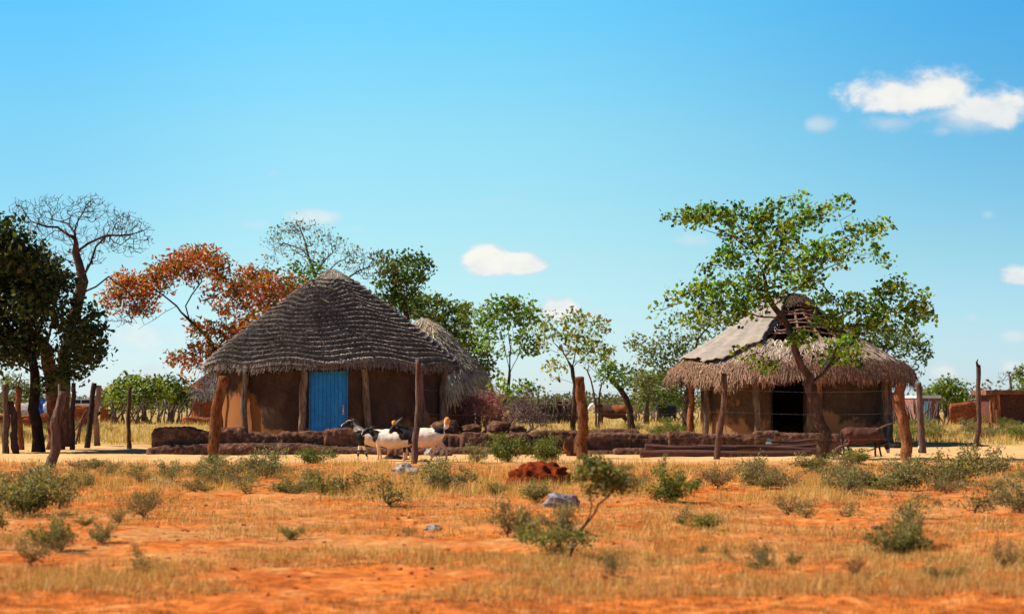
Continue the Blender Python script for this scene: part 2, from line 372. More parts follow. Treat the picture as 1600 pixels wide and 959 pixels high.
b = MB(); wall_px(b, [(1173,675),(1182,673),(1212,673),(1222,676),(1312,677)], YW-.03, .45, seed=11); b.build('wall_block', M['mud'], wr, True)
b = MB(); wall_px(b, [(898,702),(922,703),(958,704)], YW-.4, .35, seed=12, sq=2.4); wall_px(b, [(956,700),(985,699),(1040,701),(1065,702)], YW-.42, .4, seed=13, sq=2.4); b.build('ledge', M['mud'], wr, True)
o = MB(); wall_px(o, [(905,672),(925,671),(958,669),(990,670),(1000,673)], 46.6, .5, seed=15)
tag(o.build('low_mud_wall', M['mud'], smooth=True, loc=(X(950,46.6), 46.6, 0)), 'short worn stub of mud wall just behind the thick orange fence post', 'wall', 'low mud walls around the huts')

# ------------------------------------------------------------------ huts
def strands(center, R, prof, th, t, length, width, lift0, lift1, col, jit=.12, droop=0.0):
    """straw blades on a cone roof: prof(t, th)->(r, z); th from the camera side toward +x; points downslope"""
    N = len(th)
    th2 = th + RNG.normal(0, jit, N)*length/np.maximum(.3, prof(t, th)[0])
    r0, z0 = prof(t, th); dt = .01
    r1, z1 = prof(t-dt, th); sl = np.sqrt((r1-r0)**2 + (z1-z0)**2)/dt
    r1, z1 = prof(t-length/sl, th2)
    over = np.maximum(0, length/sl - t)
    nx_, nz_ = .55, .8
    def pt(r, z, a, l): return np.stack([np.sin(a)*(r+l*nx_), -np.cos(a)*(r+l*nx_), z+l*nz_], 1)
    A = pt(r0, z0, th, lift0); B = pt(r1, z1-droop*over*sl, th2, lift1)
    side = np.stack([np.cos(th), np.sin(th), np.zeros(N)], 1)
    Wd = (np.asarray(width)*np.ones(N))[:, None]*.5
    side = side + np.stack([np.zeros(N), np.zeros(N), RNG.normal(0, .5, N)], 1)
    Q = np.stack([A-side*Wd, A+side*Wd, B+side*Wd*.5, B-side*Wd*.5], 1) + np.array(center)
    return Q
def interp_prof(ts, rs, zs):
    ts, rs, zs = map(np.array, (ts, rs, zs))
    def f(t):
        t = np.asarray(t, float)
        r = np.interp(t, ts, rs); z = np.interp(t, ts, zs)
        neg = t < 0
        r = np.where(neg, rs[0] - t*(rs[0]-rs[1])/(ts[1]-ts[0]), r); z = np.where(neg, zs[0] + t*(zs[1]-zs[0])/(ts[1]-ts[0]), z)
        return r, z
    return f
def hut_wall(mb, c, r, h, thick, opening=None, n=140, nz_=26, seed=0, amp=.02, hf=None):
    """opening=(th0, th1, z1). angles measured from camera side toward +x"""
    ths = list(np.linspace(-math.pi, math.pi, n+1))
    if opening:
        ths = sorted([t for t in ths if abs(t-opening[0]) > .012 and abs(t-opening[1]) > .012] + [opening[0], opening[1]])
    zs = list(np.linspace(-.1, h, nz_))
    if opening: zs = sorted([z for z in zs if abs(z-opening[2]) > .02] + [opening[2]])
    idx = {}; V = []
    for s, rr in ((0, r), (1, r-thick)):
        for i, t in enumerate(ths):
            for j, z in enumerate(zs):
                d = amp*fbm(math.sin(t)*r*1.3+seed, math.cos(t)*r*1.3, z*1.3, 4) + (.06*math.exp(-max(z, 0)*5) if s == 0 else 0)
                zz = z
                if hf and j == len(zs)-1: zz = hf(t)
                idx[s, i, j] = len(V); V.append((c[0]+math.sin(t)*(rr+d), c[1]-math.cos(t)*(rr+d), zz))
    Fc = []
    def hole(i, j):
        return opening and opening[0]-1e-6 <= ths[i] and ths[i+1] <= opening[1]+1e-6 and zs[j+1] <= opening[2]+1e-6
    for i in range(len(ths)-1):
        for j in range(len(zs)-1):
            if hole(i, j): continue
            Fc.append((idx[0,i,j], idx[0,i+1,j], idx[0,i+1,j+1], idx[0,i,j+1]))
            Fc.append((idx[1,i,j], idx[1,i,j+1], idx[1,i+1,j+1], idx[1,i+1,j]))
        j = len(zs)-1; Fc.append((idx[0,i,j], idx[0,i+1,j], idx[1,i+1,j], idx[1,i,j]))
    if opening:
        i0 = ths.index(opening[0]); i1 = ths.index(opening[1]); jz = zs.index(opening[2])
        for j in range(jz):
            Fc.append((idx[0,i0,j], idx[0,i0,j+1], idx[1,i0,j+1], idx[1,i0,j])); Fc.append((idx[0,i1,j], idx[1,i1,j], idx[1,i1,j+1], idx[0,i1,j+1]))
        for i in range(i0, i1): Fc.append((idx[0,i,jz], idx[1,i,jz], idx[1,i+1,jz], idx[0,i+1,jz]))
    mb.add(V, Fc)
def crooked(mb, p0, p1, r0, r1, n=12, wob=.03, sides=10, col=(1,1,1), rough=.06, seed=0, bends=None):
    p0, p1 = Vector(p0), Vector(p1); P = []; R = []
    for i in range(n):
        t = i/(n-1); q = p0.lerp(p1, t)
        q.x += wob*fbm(t*2.3+seed, seed*1.7, 0, 3); q.y += wob*fbm(t*2.3, seed*2.1+5, 1, 3)
        if bends: q.x += np.interp(t, [b_[0] for b_ in bends], [b_[1] for b_ in bends])
        P.append(q); R.append((r0+(r1-r0)*t)*(1+.16*fbm(t*7, seed, 3, 3)))
    mb.tube(P, R, sides, col, True, rough)
def roof_shell(mb, c, prof, n=120, m=40, off=-.03, hole=None, t0=-.02):
    V = []; ts = np.linspace(t0, 1, m)
    for t in ts:
        for i in range(n):
            a = -math.pi + 2*math.pi*i/n; r, z = prof(np.array([t]), np.array([a])); r = max(.005, float(r[0])+off); z = float(z[0])+off
            V.append((c[0]+math.sin(a)*r, c[1]-math.cos(a)*r, z))
    Fc = []
    for j in range(m-1):
        for i in range(n):
            a = -math.pi + 2*math.pi*(i+.5)/n
            if hole and hole(ts[j], a): continue
            Fc.append((j*n+i, j*n+(i+1) % n, (j+1)*n+(i+1) % n, (j+1)*n+i))
    mb.add(V, Fc)

# --- hut with the blue door
C1 = (X(520, 54.5), 54.5, 0)
h1 = empty('round_hut', C1, 'round mud hut with blue door and grey layered thatch roof', 'hut')
RW1 = 3.02
dth = math.atan2(X(514.5, 51.6)-C1[0], 3.0)
dw = .50/RW1
op1 = (dth-dw, dth+dw, 2.0)
b = MB(); hut_wall(b, C1, RW1, 2.42, .2, op1, seed=3, amp=.03); b.build('wall', M['wall1'], h1, True)
bp1 = interp_prof([0,.03,.12,.25,.38,.51,.65,.79,.91,.97,1.0], [3.42,3.32,3.04,2.66,2.22,1.78,1.31,.85,.42,.17,.02], [2.10,2.22,2.47,2.80,3.14,3.48,3.84,4.19,4.50,4.66,4.76])
def wav(t, th): return .013*np.sin(th*5+1.2+t*2) + .009*np.sin(th*9+.5+t*9) + .012*np.sin(th*3-1-t*3) + .003*np.sin(th*17+t*23)
def prof1(t, th):
    r, z = bp1(t); bulge = (1+.010*np.sin(th*3+.6)+.008*np.sin(th*7+2)); 
    return r*bulge, z + .035*np.sin(th*4+.3)*(1-np.clip(t,0,1)) - .03*np.sin(th*9+1)*(1-np.clip(t, 0, 1))
rf = MB()
NC, TOP = 19, .885
def stepped(t, th):
    """courses of thatch: sawtooth lips"""
    r, z = prof1(t, th); u = (t + wav(t, th))/TOP*NC; ph = u - np.floor(u)
    lift = np.where(t < TOP, .11*(1-ph)**1.2, .02)
    return r+lift*.5, z+lift*.75
NT, MT = 400, 340
tsl = np.linspace(-.012, 1, MT); a = -math.pi + 2*math.pi*np.arange(NT)/NT
TT, AA = np.meshgrid(tsl, a, indexing='ij')
rr, zz = stepped(TT, AA); nzv = RNG.normal(0, .008, TT.shape); rr = np.maximum(rr+nzv, .003); zz = zz+nzv
Vv = np.stack([C1[0]+np.sin(AA)*rr, C1[1]-np.cos(AA)*rr, zz], -1).reshape(-1, 3)
uu = (TT+wav(TT, AA))/TOP*NC; ph = uu-np.floor(uu)
cc = (.10+.10*RNG.random(TT.shape))[..., None]*np.array([1.06, .94, .86])  # shell coloured dark to paint shade into the gaps between courses
rf.add(Vv, [(j*NT+i, j*NT+(i+1) % NT, (j+1)*NT+(i+1) % NT, (j+1)*NT+i) for j in range(MT-1) for i in range(NT)], cc.reshape(-1, 3))
def straw_col(n, base, var=.25, warm=.05):
    v = np.clip(RNG.normal(1, var, n), .4, 1.7)[:, None]; return np.clip(np.array(base)*v*(1+RNG.normal(0, warm, (n, 3))), 0, .9)
for kk in range(NC):
    t_lip = kk/NC*TOP; rmean = float(bp1(t_lip)[0]); n = int(rmean*2*math.pi*150)
    th = RNG.uniform(-math.pi, math.pi, n); ph0 = RNG.uniform(.15, .8, n)
    t = t_lip + ph0/NC*TOP; t = t - wav(t, th)
    ln = (ph0/NC*TOP*4.15) + RNG.uniform(-.012, .012, n) + (RNG.random(n) < .03)*RNG.uniform(0, .06, n)
    ln = np.clip(ln, .04, .4)
    Q = strands(C1, 0, prof1, th, t, ln, RNG.uniform(.008, .02, n), .02+.10*(1-ph0)**1.2, .12+RNG.uniform(0, .02, n), None)
    rf.quads(Q, straw_col(n, (.48, .405, .355), .17)*(1+.30*np.sin(th*3+1.3)*np.sin(th*7+t*9))[:, None])
n = 9000; th = RNG.uniform(-math.pi, math.pi, n); t = 1 - RNG.uniform(.0, 1, n)**.6*.12
Q = strands(C1, 0, prof1, th, t, RNG.uniform(.15, .42, n), .014, RNG.uniform(.02, .05, n), RNG.uniform(.04, .08, n), None, jit=.25); rf.quads(Q, straw_col(n, (.50, .42, .35)))
n = 500; th = RNG.uniform(-math.pi, math.pi, n); t = RNG.uniform(.02, .85, n)
Q = strands(C1, 0, prof1, th, t, RNG.uniform(.1, .3, n), .008, .08, RNG.uniform(.1, .16, n), None, jit=1.0); rf.quads(Q, straw_col(n, (.5, .42, .33)))
n = 6000; th = RNG.uniform(-math.pi, math.pi, n)
Q = strands(C1, 0, prof1, th, RNG.uniform(.0, .02, n), RNG.uniform(.05, .16, n), .018, RNG.uniform(-.04, .08, n), RNG.uniform(-.06, .07, n), None, droop=.6); rf.quads(Q, straw_col(n, (.28, .22, .18)))
roof = rf.build('roof', M['thatch'], h1)
u_ = MB(); roof_shell(u_, C1, prof1, 90, 14, off=-.16, t0=0.0); u_.build('roof_underside', M['under'], roof)
def ring_post(px, c, ring, Ymid, parent, ztop, r, mat, seed, wob=.05, colr=(1,1,1), lean=0):
    Y = Ymid-2.6; s = (X(px, Y)-c[0])/ring; s = max(-.98, min(.98, s))
    Y = c[1]-ring*math.sqrt(1-s*s); s = max(-.995, min(.995, (X(px, Y)-c[0])/ring)); a = math.asin(s)
    x, y = c[0]+ring*s, c[1]-ring*math.cos(a)
    b = MB(); crooked(b, (x+lean, y, -.1), (x, y, ztop), r*1.15, r, 14, wob, 9, colr, .07, seed); b.build('post', mat, parent, True)
for i, (px, r, mt, le) in enumerate([(343,.06,'orangewood',0), (384,.085,'wood',0), (475,.09,'wood',-.06), (573,.09,'wood',.08), (660,.075,'wood',0), (692,.09,'wood',-.03)]):
    ring_post(px, C1, RW1+.14, 54.5, h1, 2.3, r, M[mt], i*2.3+1, .09, (1.35,1.35,1.3) if mt == 'wood' else (1,1,1), le)
for k2 in range(5):
    aa = math.radians(110+k2*35); b = MB(); x, y = C1[0]+3.14*math.sin(aa), C1[1]-3.14*math.cos(aa); crooked(b, (x, y, -.1), (x, y, 2.3), .08, .07, seed=k2); b.build('post', M['wood'], h1, True)
# door leaf, frame, handle
def door_pt(u, out, z, thc=dth, R=RW1): # u along chord
    return (C1[0]+math.sin(thc)*(R*math.cos(dw)+out)+math.cos(thc)*u, C1[1]-math.cos(thc)*(R*math.cos(dw)+out)+math.sin(thc)*u, z)
dd = MB(); w2 = .46
nbd = 9
for i in range(nbd):
    u0, u1 = -w2+2*w2*i/nbd, -w2+2*w2*(i+1)/nbd
    dd.box(door_pt((u0+u1)/2, -.03, 1.0), ((u1-u0)/2-.004, .02, .985), rz=dth)
dd.box(door_pt(0, -.045, 1.0), (w2, .012, .98), rz=dth)
dleaf = dd.build('door', M['door'], h1)
hb = MB(); hb.tube([door_pt(w2-.08, .01, .86), door_pt(w2-.08, .05, .88), door_pt(w2-.085, .055, 1.0), door_pt(w2-.08, .01, 1.04)], [.014]*4, 6); hb.box(door_pt(w2-.08, 0.0, .95), (.022, .008, .12), rz=dth)
hb.build('handle', M['metal'], dleaf)
fr = MB()
fr.box(door_pt(-w2-.022, .0, 1.0), (.02, .05, 1.0), rz=dth); fr.box(door_pt(w2+.022, .0, 1.0), (.02, .05, 1.0), rz=dth); fr.box(door_pt(0, .004, 1.985), (w2+.042, .05, .025), rz=dth)
fr.build('door_frame', M['doorframe'], dleaf)
for ch in (dleaf,):
    for c_ in ch.children: c_.location = (0, 0, 0)

# --- hut with the damaged roof and open doorway
C2 = (X(1236, 54.5), 54.5, 0)
h2 = empty('round_hut', C2, 'round mud hut with open dark doorway and torn thatch roof under a grey cover', 'hut')
RW2 = 2.48
d2c = (X(1230, 52)-C2[0])/RW2
op2 = (math.asin(d2c)-.44/RW2, math.asin(d2c)+.44/RW2, 1.9)
b = MB(); hut_wall(b, C2, RW2, 2.25, .2, op2, seed=8, amp=.03); b.build('wall', M['wall2'], h2, True)
bp2 = interp_prof([0,.04,.15,.35,.6,.8,.92,1.0], [3.36,3.24,2.72,1.95,1.16,.62,.30,.05], [1.84,2.02,2.34,2.82,3.35,3.78,4.0,4.06])
def prof2(t, th):
    r, z = bp2(t); k_ = 1-np.clip(t, 0, 1)
    return r*(1+.015*np.sin(th*3+1)), z + k_*(.05*np.sin(th*4+1.1) + .03*np.sin(th*9) + .05*np.sin(th*2+.4))
def hole2(t, a):
    e = .05*fbm(a*3, t*6, 4, 3)
    return (.33+e < t < .86+e and math.radians(-30)+e*2+.25*(t-.4) < a < math.radians(62)+e*3)
sh = MB(); roof_shell(sh, C2, prof2, 150, 50, off=-.04, hole=hole2); 
V_ = None
rb = MB()
rb.v, rb.f, rb.c, rb.n = sh.v, sh.f, [np.broadcast_to(np.array([.16, .10, .07]), c.shape) for c in sh.c], sh.n
def keep2(th, t):
    return np.array([not hole2(float(t_)-.02, float(a_)) for a_, t_ in zip(th, t)])
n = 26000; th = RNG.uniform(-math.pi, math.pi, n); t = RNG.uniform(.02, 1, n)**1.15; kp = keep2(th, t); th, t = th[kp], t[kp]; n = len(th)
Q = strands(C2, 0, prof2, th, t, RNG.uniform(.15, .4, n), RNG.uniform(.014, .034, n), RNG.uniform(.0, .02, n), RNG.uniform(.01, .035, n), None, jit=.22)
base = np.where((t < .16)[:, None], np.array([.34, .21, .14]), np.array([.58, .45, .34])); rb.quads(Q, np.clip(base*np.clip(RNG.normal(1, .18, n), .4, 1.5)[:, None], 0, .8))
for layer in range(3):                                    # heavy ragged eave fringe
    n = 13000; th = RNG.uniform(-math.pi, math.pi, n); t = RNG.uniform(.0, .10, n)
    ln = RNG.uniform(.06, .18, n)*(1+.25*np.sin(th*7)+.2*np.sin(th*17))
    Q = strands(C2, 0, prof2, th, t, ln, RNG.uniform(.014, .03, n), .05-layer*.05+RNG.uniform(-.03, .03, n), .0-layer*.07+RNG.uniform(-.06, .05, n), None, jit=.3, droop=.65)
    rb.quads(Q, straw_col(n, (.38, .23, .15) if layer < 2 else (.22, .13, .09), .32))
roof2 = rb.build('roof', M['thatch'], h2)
u_ = MB(); roof_shell(u_, C2, prof2, 100, 24, off=-.15, t0=0.0, hole=lambda t, a: hole2(t+.02, a) or hole2(t-.02, a)); u_.build('roof_underside', M['under'], roof2)
def on2(t, a, off=0): 
    r, z = prof2(np.array([t]), np.array([a])); r = float(r[0])+off*.5; return Vector((C2[0]+math.sin(a)*r, C2[1]-math.cos(a)*r, float(z[0])+off*.8))
for i, adeg in enumerate(range(-180, 180, 20)):
    a_ = math.radians(adeg+random.uniform(-4, 4)); b = MB(); b.tube([on2(t_, a_, -.1) for t_ in (.0, .25, .5, .75, .99)], [.045, .042, .04, .036, .03], 7, (2.2, 1.9, 1.7), True, .05); b.build('rafter', M['wood'], roof2, True)
for i, t_ in enumerate([.44, .5, .56, .62, .68, .74, .8, .86]):
    b = MB(); P = [on2(t_+.012*math.sin(i*3+j*.7), math.radians(-40+j*11), -.045+.02*math.sin(j*2+i)) for j in range(11)]; b.tube(P, [.026]*11, 5, (2.6, 2.2, 1.9), True, .1); b.build('lath', M['wood'], roof2, True)
# grey cover draped over the left side
cv = MB(); na, mt_ = 90, 60; V = []; keep = {}
for j in range(mt_):
    t_ = .10+.92*j/(mt_-1)
    for i in range(na):
        a_ = math.radians(-140+120*i/(na-1)); fold = .02*math.sin(a_*26+t_*3)*max(0, 1-t_) + .03*fbm(a_*3, t_*5, 2, 3)
        tt_ = min(t_, .995); p = on2(tt_, a_, .15+fold); V.append(tuple(p))
        edge = math.radians(-28)+.10*fbm(t_*5, 1, 1, 3)+.22*(t_-.4); q3 = min(1, max(0, (a_+1.25)/.8)); lowe = .06+.22*q3*q3*(3-2*q3)+.05*fbm(a_*4, 3, 3, 3)+.02*math.sin(a_*9)
        keep[j, i] = a_ < edge and t_ > lowe
cv.add(V, [(j*na+i, j*na+i+1, (j+1)*na+i+1, (j+1)*na+i) for j in range(mt_-1) for i in range(na-1) if keep[j, i] and keep[j+1, i+1]])
cvo = cv.build('roof_cover', M['sheet'], roof2, True); md = cvo.modifiers.new('solid', 'SOLIDIFY'); md.thickness = .02
# torn cap of thatch near the top, hanging right
cp = MB(); n = 5000; th = RNG.uniform(-.9, 1.3, n); t = RNG.uniform(.84, .99, n)
Q = strands(C2, 0, prof2, th, t, RNG.uniform(.1, .35, n), .02, RNG.uniform(.02, .09, n), RNG.uniform(.02, .12, n), None, jit=.5, droop=.4); cp.quads(Q, straw_col(n, (.20, .13, .10), .3)); cp.build('roof_cap', M['thatch'], roof2)
for c_ in list(roof2.children) + list(roof.children): c_.location = (0, 0, 0)
for o_ in (roof, roof2):
    pass
for i, (px, r, mt, le, ring) in enumerate([(1079,.075,'orangewood',-.02,2.80), (1102,.07,'wood',-.05,2.62), (1181,.085,'wood',0,2.9), (1262,.075,'wood',.1,2.9), (1279,.07,'orangewood',.02,2.7), (1379,.08,'wood',.12,2.86), (1391,.10,'wood',0,2.75)]):
    ring_post(px, C2, ring, 54.5, h2, 2.2, r, M[mt], i*1.9+2, .10, (1.2,1.15,1.1) if mt == 'wood' else (1.1,1.1,1.1), le)
for k2 in range(5):
    aa = math.radians(110+k2*35); b = MB(); x, y = C2[0]+2.85*math.sin(aa), C2[1]-2.85*math.cos(aa); crooked(b, (x, y, -.1), (x, y, 2.2), .07, .06, seed=k2+9); b.build('post', M['wood'], h2, True)

# --- shaggy hut behind the blue door hut
C3 = (X(664, 63), 63, 0)
h3 = empty('round_hut', C3, 'smaller shaggy straw-roofed hut half hidden behind the right side of the blue door hut', 'hut')
b = MB(); hut_wall(b, C3, 1.55, 1.45, .16, None, 90, 14, seed=13, amp=.04, hf=lambda t: 1.5+.12*fbm(math.sin(t)*2, math.cos(t)*2, 0, 2)); b.build('wall', M['darkmud'], h3, True)
bp3 = interp_prof([0,.1,.3,.55,.8,.93,1.0], [2.02,1.86,1.48,.96,.44,.17,.02], [1.66,1.95,2.38,2.92,3.45,3.70,3.78])
def prof3(t, th):
    r, z = bp3(t); k_ = 1-np.clip(t, 0, 1); return r*(1+.03*np.sin(th*5)), z + k_*(.06*np.sin(th*6+1)+.05*np.sin(th*13))
rb = MB(); roof_shell(rb, C3, prof3, 100, 24, off=-.05); rb.c = [np.broadcast_to(np.array([.22, .17, .12]), c.shape) for c in rb.c]
for lv in range(6):
    n = 5200-lv*600; th = RNG.uniform(-math.pi, math.pi, n); t = lv*.155 + RNG.uniform(.02, .2, n)
    clump = .5+.5*np.sin(th*18+lv*2)
    Q = strands(C3, 0, prof3, th, t, RNG.uniform(.3, .6, n)*(.75+.5*clump), RNG.uniform(.014, .03, n), RNG.uniform(0, .05, n), .02+.10*clump+RNG.uniform(0, .06, n), None, jit=.22, droop=.8)
    rb.quads(Q, straw_col(n, (.74, .58, .41), .3))
r3 = rb.build('roof', M['thatch'], h3)
for i, px in enumerate([698, 726, 736, 748]):
    ring_post(px, C3, 1.75, 63, h3, 2.1, .07, M['wood'], i*2+30, .1, (1.3,1.3,1.3))

# --- far little hut at the left
def small_hut(px, Y, R, rw, ze, za, label, wallm, seed):
    c = (X(px, Y), Y, 0); h = empty('round_hut', c, label, 'hut')
    b = MB(); hut_wall(b, c, rw, ze+.3, .15, None, 48, 6, seed=seed, amp=.05); b.build('wall', wallm, h, True)
    bp = interp_prof([0, .1, .4, .7, .92, 1.0], [R, R*.93, R*.64, R*.36, R*.12, .02], [ze, ze+.25, ze+(za-ze)*.48, ze+(za-ze)*.74, za-.05, za])
    f = lambda t, th: (bp(t)[0]*(1+.02*np.sin(th*5)), bp(t)[1]+.04*np.sin(th*7)*(1-np.clip(t, 0, 1)))
    rb = MB(); roof_shell(rb, c, f, 60, 14, off=-.02); rb.c = [np.broadcast_to(np.array([.20, .15, .13]), q.shape) for q in rb.c]
    n = 9000; th = RNG.uniform(-math.pi, math.pi, n); t = RNG.uniform(0, 1, n)**1.2
    rb.quads(strands(c, 0, f, th, t, RNG.uniform(.12, .35, n), .035, .0, RNG.uniform(.0, .08, n), None, jit=.2, droop=.5), straw_col(n, (.24, .185, .16), .3)); rb.build('roof', M['thatch'], h)
    for i in range(8):
        a_ = i*math.pi/4+.35; b = MB(); x, y = c[0]+(rw+.28)*math.sin(a_), c[1]-(rw+.28)*math.cos(a_); crooked(b, (x, y, -.1), (x, y, ze+.2), .06, .05, 8, .08, 6, seed=i); b.build('post', M['wood'], h, True)
small_hut(341, 115, 2.05, 1.5, 1.42, 3.0, 'tiny distant red mud hut with brown thatch left of the blue door hut', M['redmud'], 5)
o = MB(); wall_px(o, [(286,651),(320,652),(343,652)], 98, .5, seed=33, amp=.05, step=.2)
tag(o.build('low_mud_wall', M['redmud'], smooth=True, loc=(X(315,98), 98, 0)), 'distant low red wall in front of the tiny far hut', 'wall', 'low mud walls around the huts')

# ------------------------------------------------------------------ plants
def grow(limbs, attract, seed=0, jit=.12, seglen=.28, sag=.0):
    """limbs: list of polylines (each starts on an earlier one); attract: (N,3). returns nodes, parents"""
    rs = np.random.default_rng(seed); P = []; par = []
    for li, L in enumerate(limbs):
        pts = [np.array(p, float) for p in L]
        if li == 0: P.append(pts[0]); par.append(-1); cur = 0
        else: cur = int(np.argmin(np.linalg.norm(np.array(P)-pts[0], axis=1)))
        for q in pts[1:]:
            a = P[cur]; d = np.linalg.norm(q-a); n = max(1, int(d/seglen))
            for i in range(1, n+1):
                p = a+(q-a)*i/n + (rs.normal(0, jit*.25, 3) if i < n else 0)
                P.append(p); par.append(cur); cur = len(P)-1
    cap = len(P) + len(attract)*30; A = np.zeros((cap, 3)); n0 = len(P); A[:n0] = P; par += [0]*(cap-n0)
    depth = np.zeros(cap)
    for i in range(1, n0): depth[i] = depth[par[i]] + np.linalg.norm(A[i]-A[par[i]])
    d0 = np.array([np.min(np.linalg.norm(A[:n0]-q, axis=1)) for q in attract]) if len(attract) else []
    root = A[0]
    for k_ in np.argsort(d0):
        q = attract[k_]; D = q-A[:n0]; ds = np.linalg.norm(D, axis=1)
        out = A[:n0]-root; on = np.linalg.norm(out, axis=1)+1e-6
        cosv = np.sum(D*out, axis=1)/(ds*on+1e-6)
        cost = ds*(1.35-.35*cosv) + .06*depth[:n0]
        j = int(np.argmin(cost)); d = ds[j]; n = max(1, min(28, int(d/seglen))); a = A[j].copy(); cur = j
        bow = rs.normal(0, 1, 3)*d*.10; bow[2] += d*.06 - sag*d
        for i in range(1, n+1):
            t = i/n; p = a+(q-a)*t + bow*math.sin(math.pi*t) + (rs.normal(0, jit*.12, 3) if i < n else 0)
            A[n0] = p; par[n0] = cur; depth[n0] = depth[cur]+np.linalg.norm(p-A[cur]); cur = n0; n0 += 1
    return A[:n0], par[:n0]
def skeleton_mesh(mb, A, par, R0, rt, col=(1,1,1), maxs=9, flare=1.25, taper=.6):
    n = len(A); tips = np.zeros(n); kids = [[] for _ in range(n)]
    for i in range(1, n): kids[par[i]].append(i)
    for i in range(n-1, -1, -1):
        if not kids[i]: tips[i] = 1
        if par[i] >= 0: tips[par[i]] += tips[i]
    rad = ((rt*tips**.37)**3 + (R0*(tips/max(1, tips[0]))**1.15)**3)**(1/3.)
    path = np.zeros(n)
    for i in range(1, n): path[i] = path[par[i]] + np.linalg.norm(A[i]-A[par[i]])
    rad = rad*(1-taper*np.clip(path/max(1e-6, path.max()), 0, 1)); rad = np.maximum(rad, rt*.8)
    start = [(0, None)]
    while start:
        i, pr = start.pop(); ch = []; rr = []
        if pr is not None: ch.append(A[pr]); rr.append(min(rad[i]*1.05, rad[pr]))
        while True:
            ch.append(A[i]); rr.append(rad[i])
            if not kids[i]: break
            ks = sorted(kids[i], key=lambda q: -rad[q])
            for q in ks[1:]: start.append((q, i))
            i = ks[0]
        if len(ch) > 1:
            if pr is None: rr[0] *= flare
            rr[-1] *= .6
            sd = 3 if rr[0] < .012 else (5 if rr[0] < .04 else maxs)
            mb.tube(ch, rr, sd, col, rr[0] > .04, .05 if rr[0] > .03 else 0)
    return tips, rad, kids
def leaves(mb, centers, n_each, spread, size, palette, seed=0, up=.3, asp=.6, clumpcol=.5):
    rs = np.random.default_rng(seed); N = len(centers)*n_each
    if N == 0: return
    c = np.repeat(np.asarray(centers), n_each, axis=0) + np.clip(rs.normal(0, 1, (N, 3)), -1.7, 1.7)*np.array([spread, spread, spread*.75])
    d = rs.normal(0, 1, (N, 3)); d /= np.linalg.norm(d, axis=1, keepdims=True)
    nrm = rs.normal(0, 1, (N, 3)); nrm[:, 2] += up*3; s = np.cross(d, nrm); s /= np.linalg.norm(s, axis=1, keepdims=True)+1e-9
    l = size*rs.uniform(.6, 1.35, N)[:, None]; w = l*asp
    f = np.cross(d, s)*l*.12
    Q = np.stack([c-d*l*.5, c-s*w*.5+f, c+d*l*.5, c+s*w*.5+f], 1)
    pal = np.array(palette); ci = rs.integers(0, len(pal), len(centers)); cj = rs.integers(0, len(pal), N)
    pick = np.where(rs.random(N) < clumpcol, np.repeat(ci, n_each), cj)
    mb.quads(Q, np.clip(pal[pick]*rs.uniform(.75, 1.25, (N, 1)), 0, 1))
DK = 2.2
def clump_pts(clumps, Y, dens, seed, yd=.9, yoff=0):
    rs = np.random.default_rng(seed); out = []
    for c in clumps:
        px, py, rx, ry = c[:4]; dY = c[4] if len(c) > 4 else rs.normal(0, yd*.6)
        p = at(px, py, Y+dY); ax, az = rx*Y/F, ry*Y/F; n = max(4, int(DK*dens*rx*ry/100.0))
        u = rs.normal(0, 1, (n, 3)); u /= np.linalg.norm(u, axis=1, keepdims=True); u *= rs.uniform(0, 1, (n, 1))**.4
        out.append(np.array(p) + u*np.array([ax, max(ax, az)*yd, az]))
    return np.concatenate(out)
def tree(name, label, base_px, Y, limbs_px, clumps, R0, dens=1.6, leafn=10, leafs=.09, spread=.14, palette=None, seed=0, rt=.006, bark=(1,1,1), yd=.9, group=None, seglen=.28, cat='tree', leafy=1.0, barkmat=None, asp=.6, sag=0, extra_leaf=None, jit=.12, ysp=.5):
    rs = np.random.default_rng(seed)
    base = Vector((X(base_px, Y), Y, 0)); root = empty(name, base, label, cat, group)
    limbs = []
    for li, L in enumerate(limbs_px):
        pl = []
        for i, q in enumerate(L):
            dY = q[2] if len(q) > 2 else (0 if li == 0 else rs.normal(0, ysp)*i/len(L)*1.0)
            p = at(q[0], q[1], Y+dY); pl.append((p.x, p.y, p.z))
        limbs.append(pl)
    l0 = list(limbs[0]); l0[0] = (l0[0][0], l0[0][1], min(l0[0][2], -.08)); limbs[0] = l0
    for i in range(1, len(limbs)):   # snap each limb's first point to the existing nodes in px space
        prev = [p for L in limbs[:i] for p in L]; q = min(prev, key=lambda p: (p[0]-limbs[i][0][0])**2+(p[2]-limbs[i][0][2])**2)
        limbs[i] = [q]+list(limbs[i][1:])
    pts = clump_pts(clumps, Y, dens, seed+1, yd)
    A, par = grow(limbs, pts, seed+2, seglen=seglen, sag=sag, jit=jit)
    b = MB(); tips, rad, kids = skeleton_mesh(b, A, par, R0, rt, bark)
    b.build('trunk', barkmat or M['bark'], root, True)
    if leafy > 0:
        tipidx = [i for i in range(len(A)) if tips[i] <= 2 and (rs.random() < min(1, leafy*1.15))]
        L = MB(); leaves(L, A[tipidx], leafn, spread, leafs, palette, seed+3, asp=asp); L.build('crown', M['leaf'], root)
    return root
GRN = [(.11,.25,.012), (.19,.36,.016), (.32,.46,.03), (.045,.10,.01), (.03,.065,.01), (.36,.38,.04)]
DRK = [(.018,.04,.01), (.03,.055,.012), (.02,.035,.01), (.07,.07,.016)]
MID = [(.11,.18,.018), (.18,.25,.025), (.28,.28,.035), (.05,.09,.015)]
YEL = [(.32,.36,.05), (.46,.41,.07), (.20,.26,.04), (.48,.32,.08)]
RED = [(.55,.12,.03), (.66,.18,.04), (.38,.075,.022), (.22,.18,.03), (.70,.27,.06), (.12,.11,.02)]
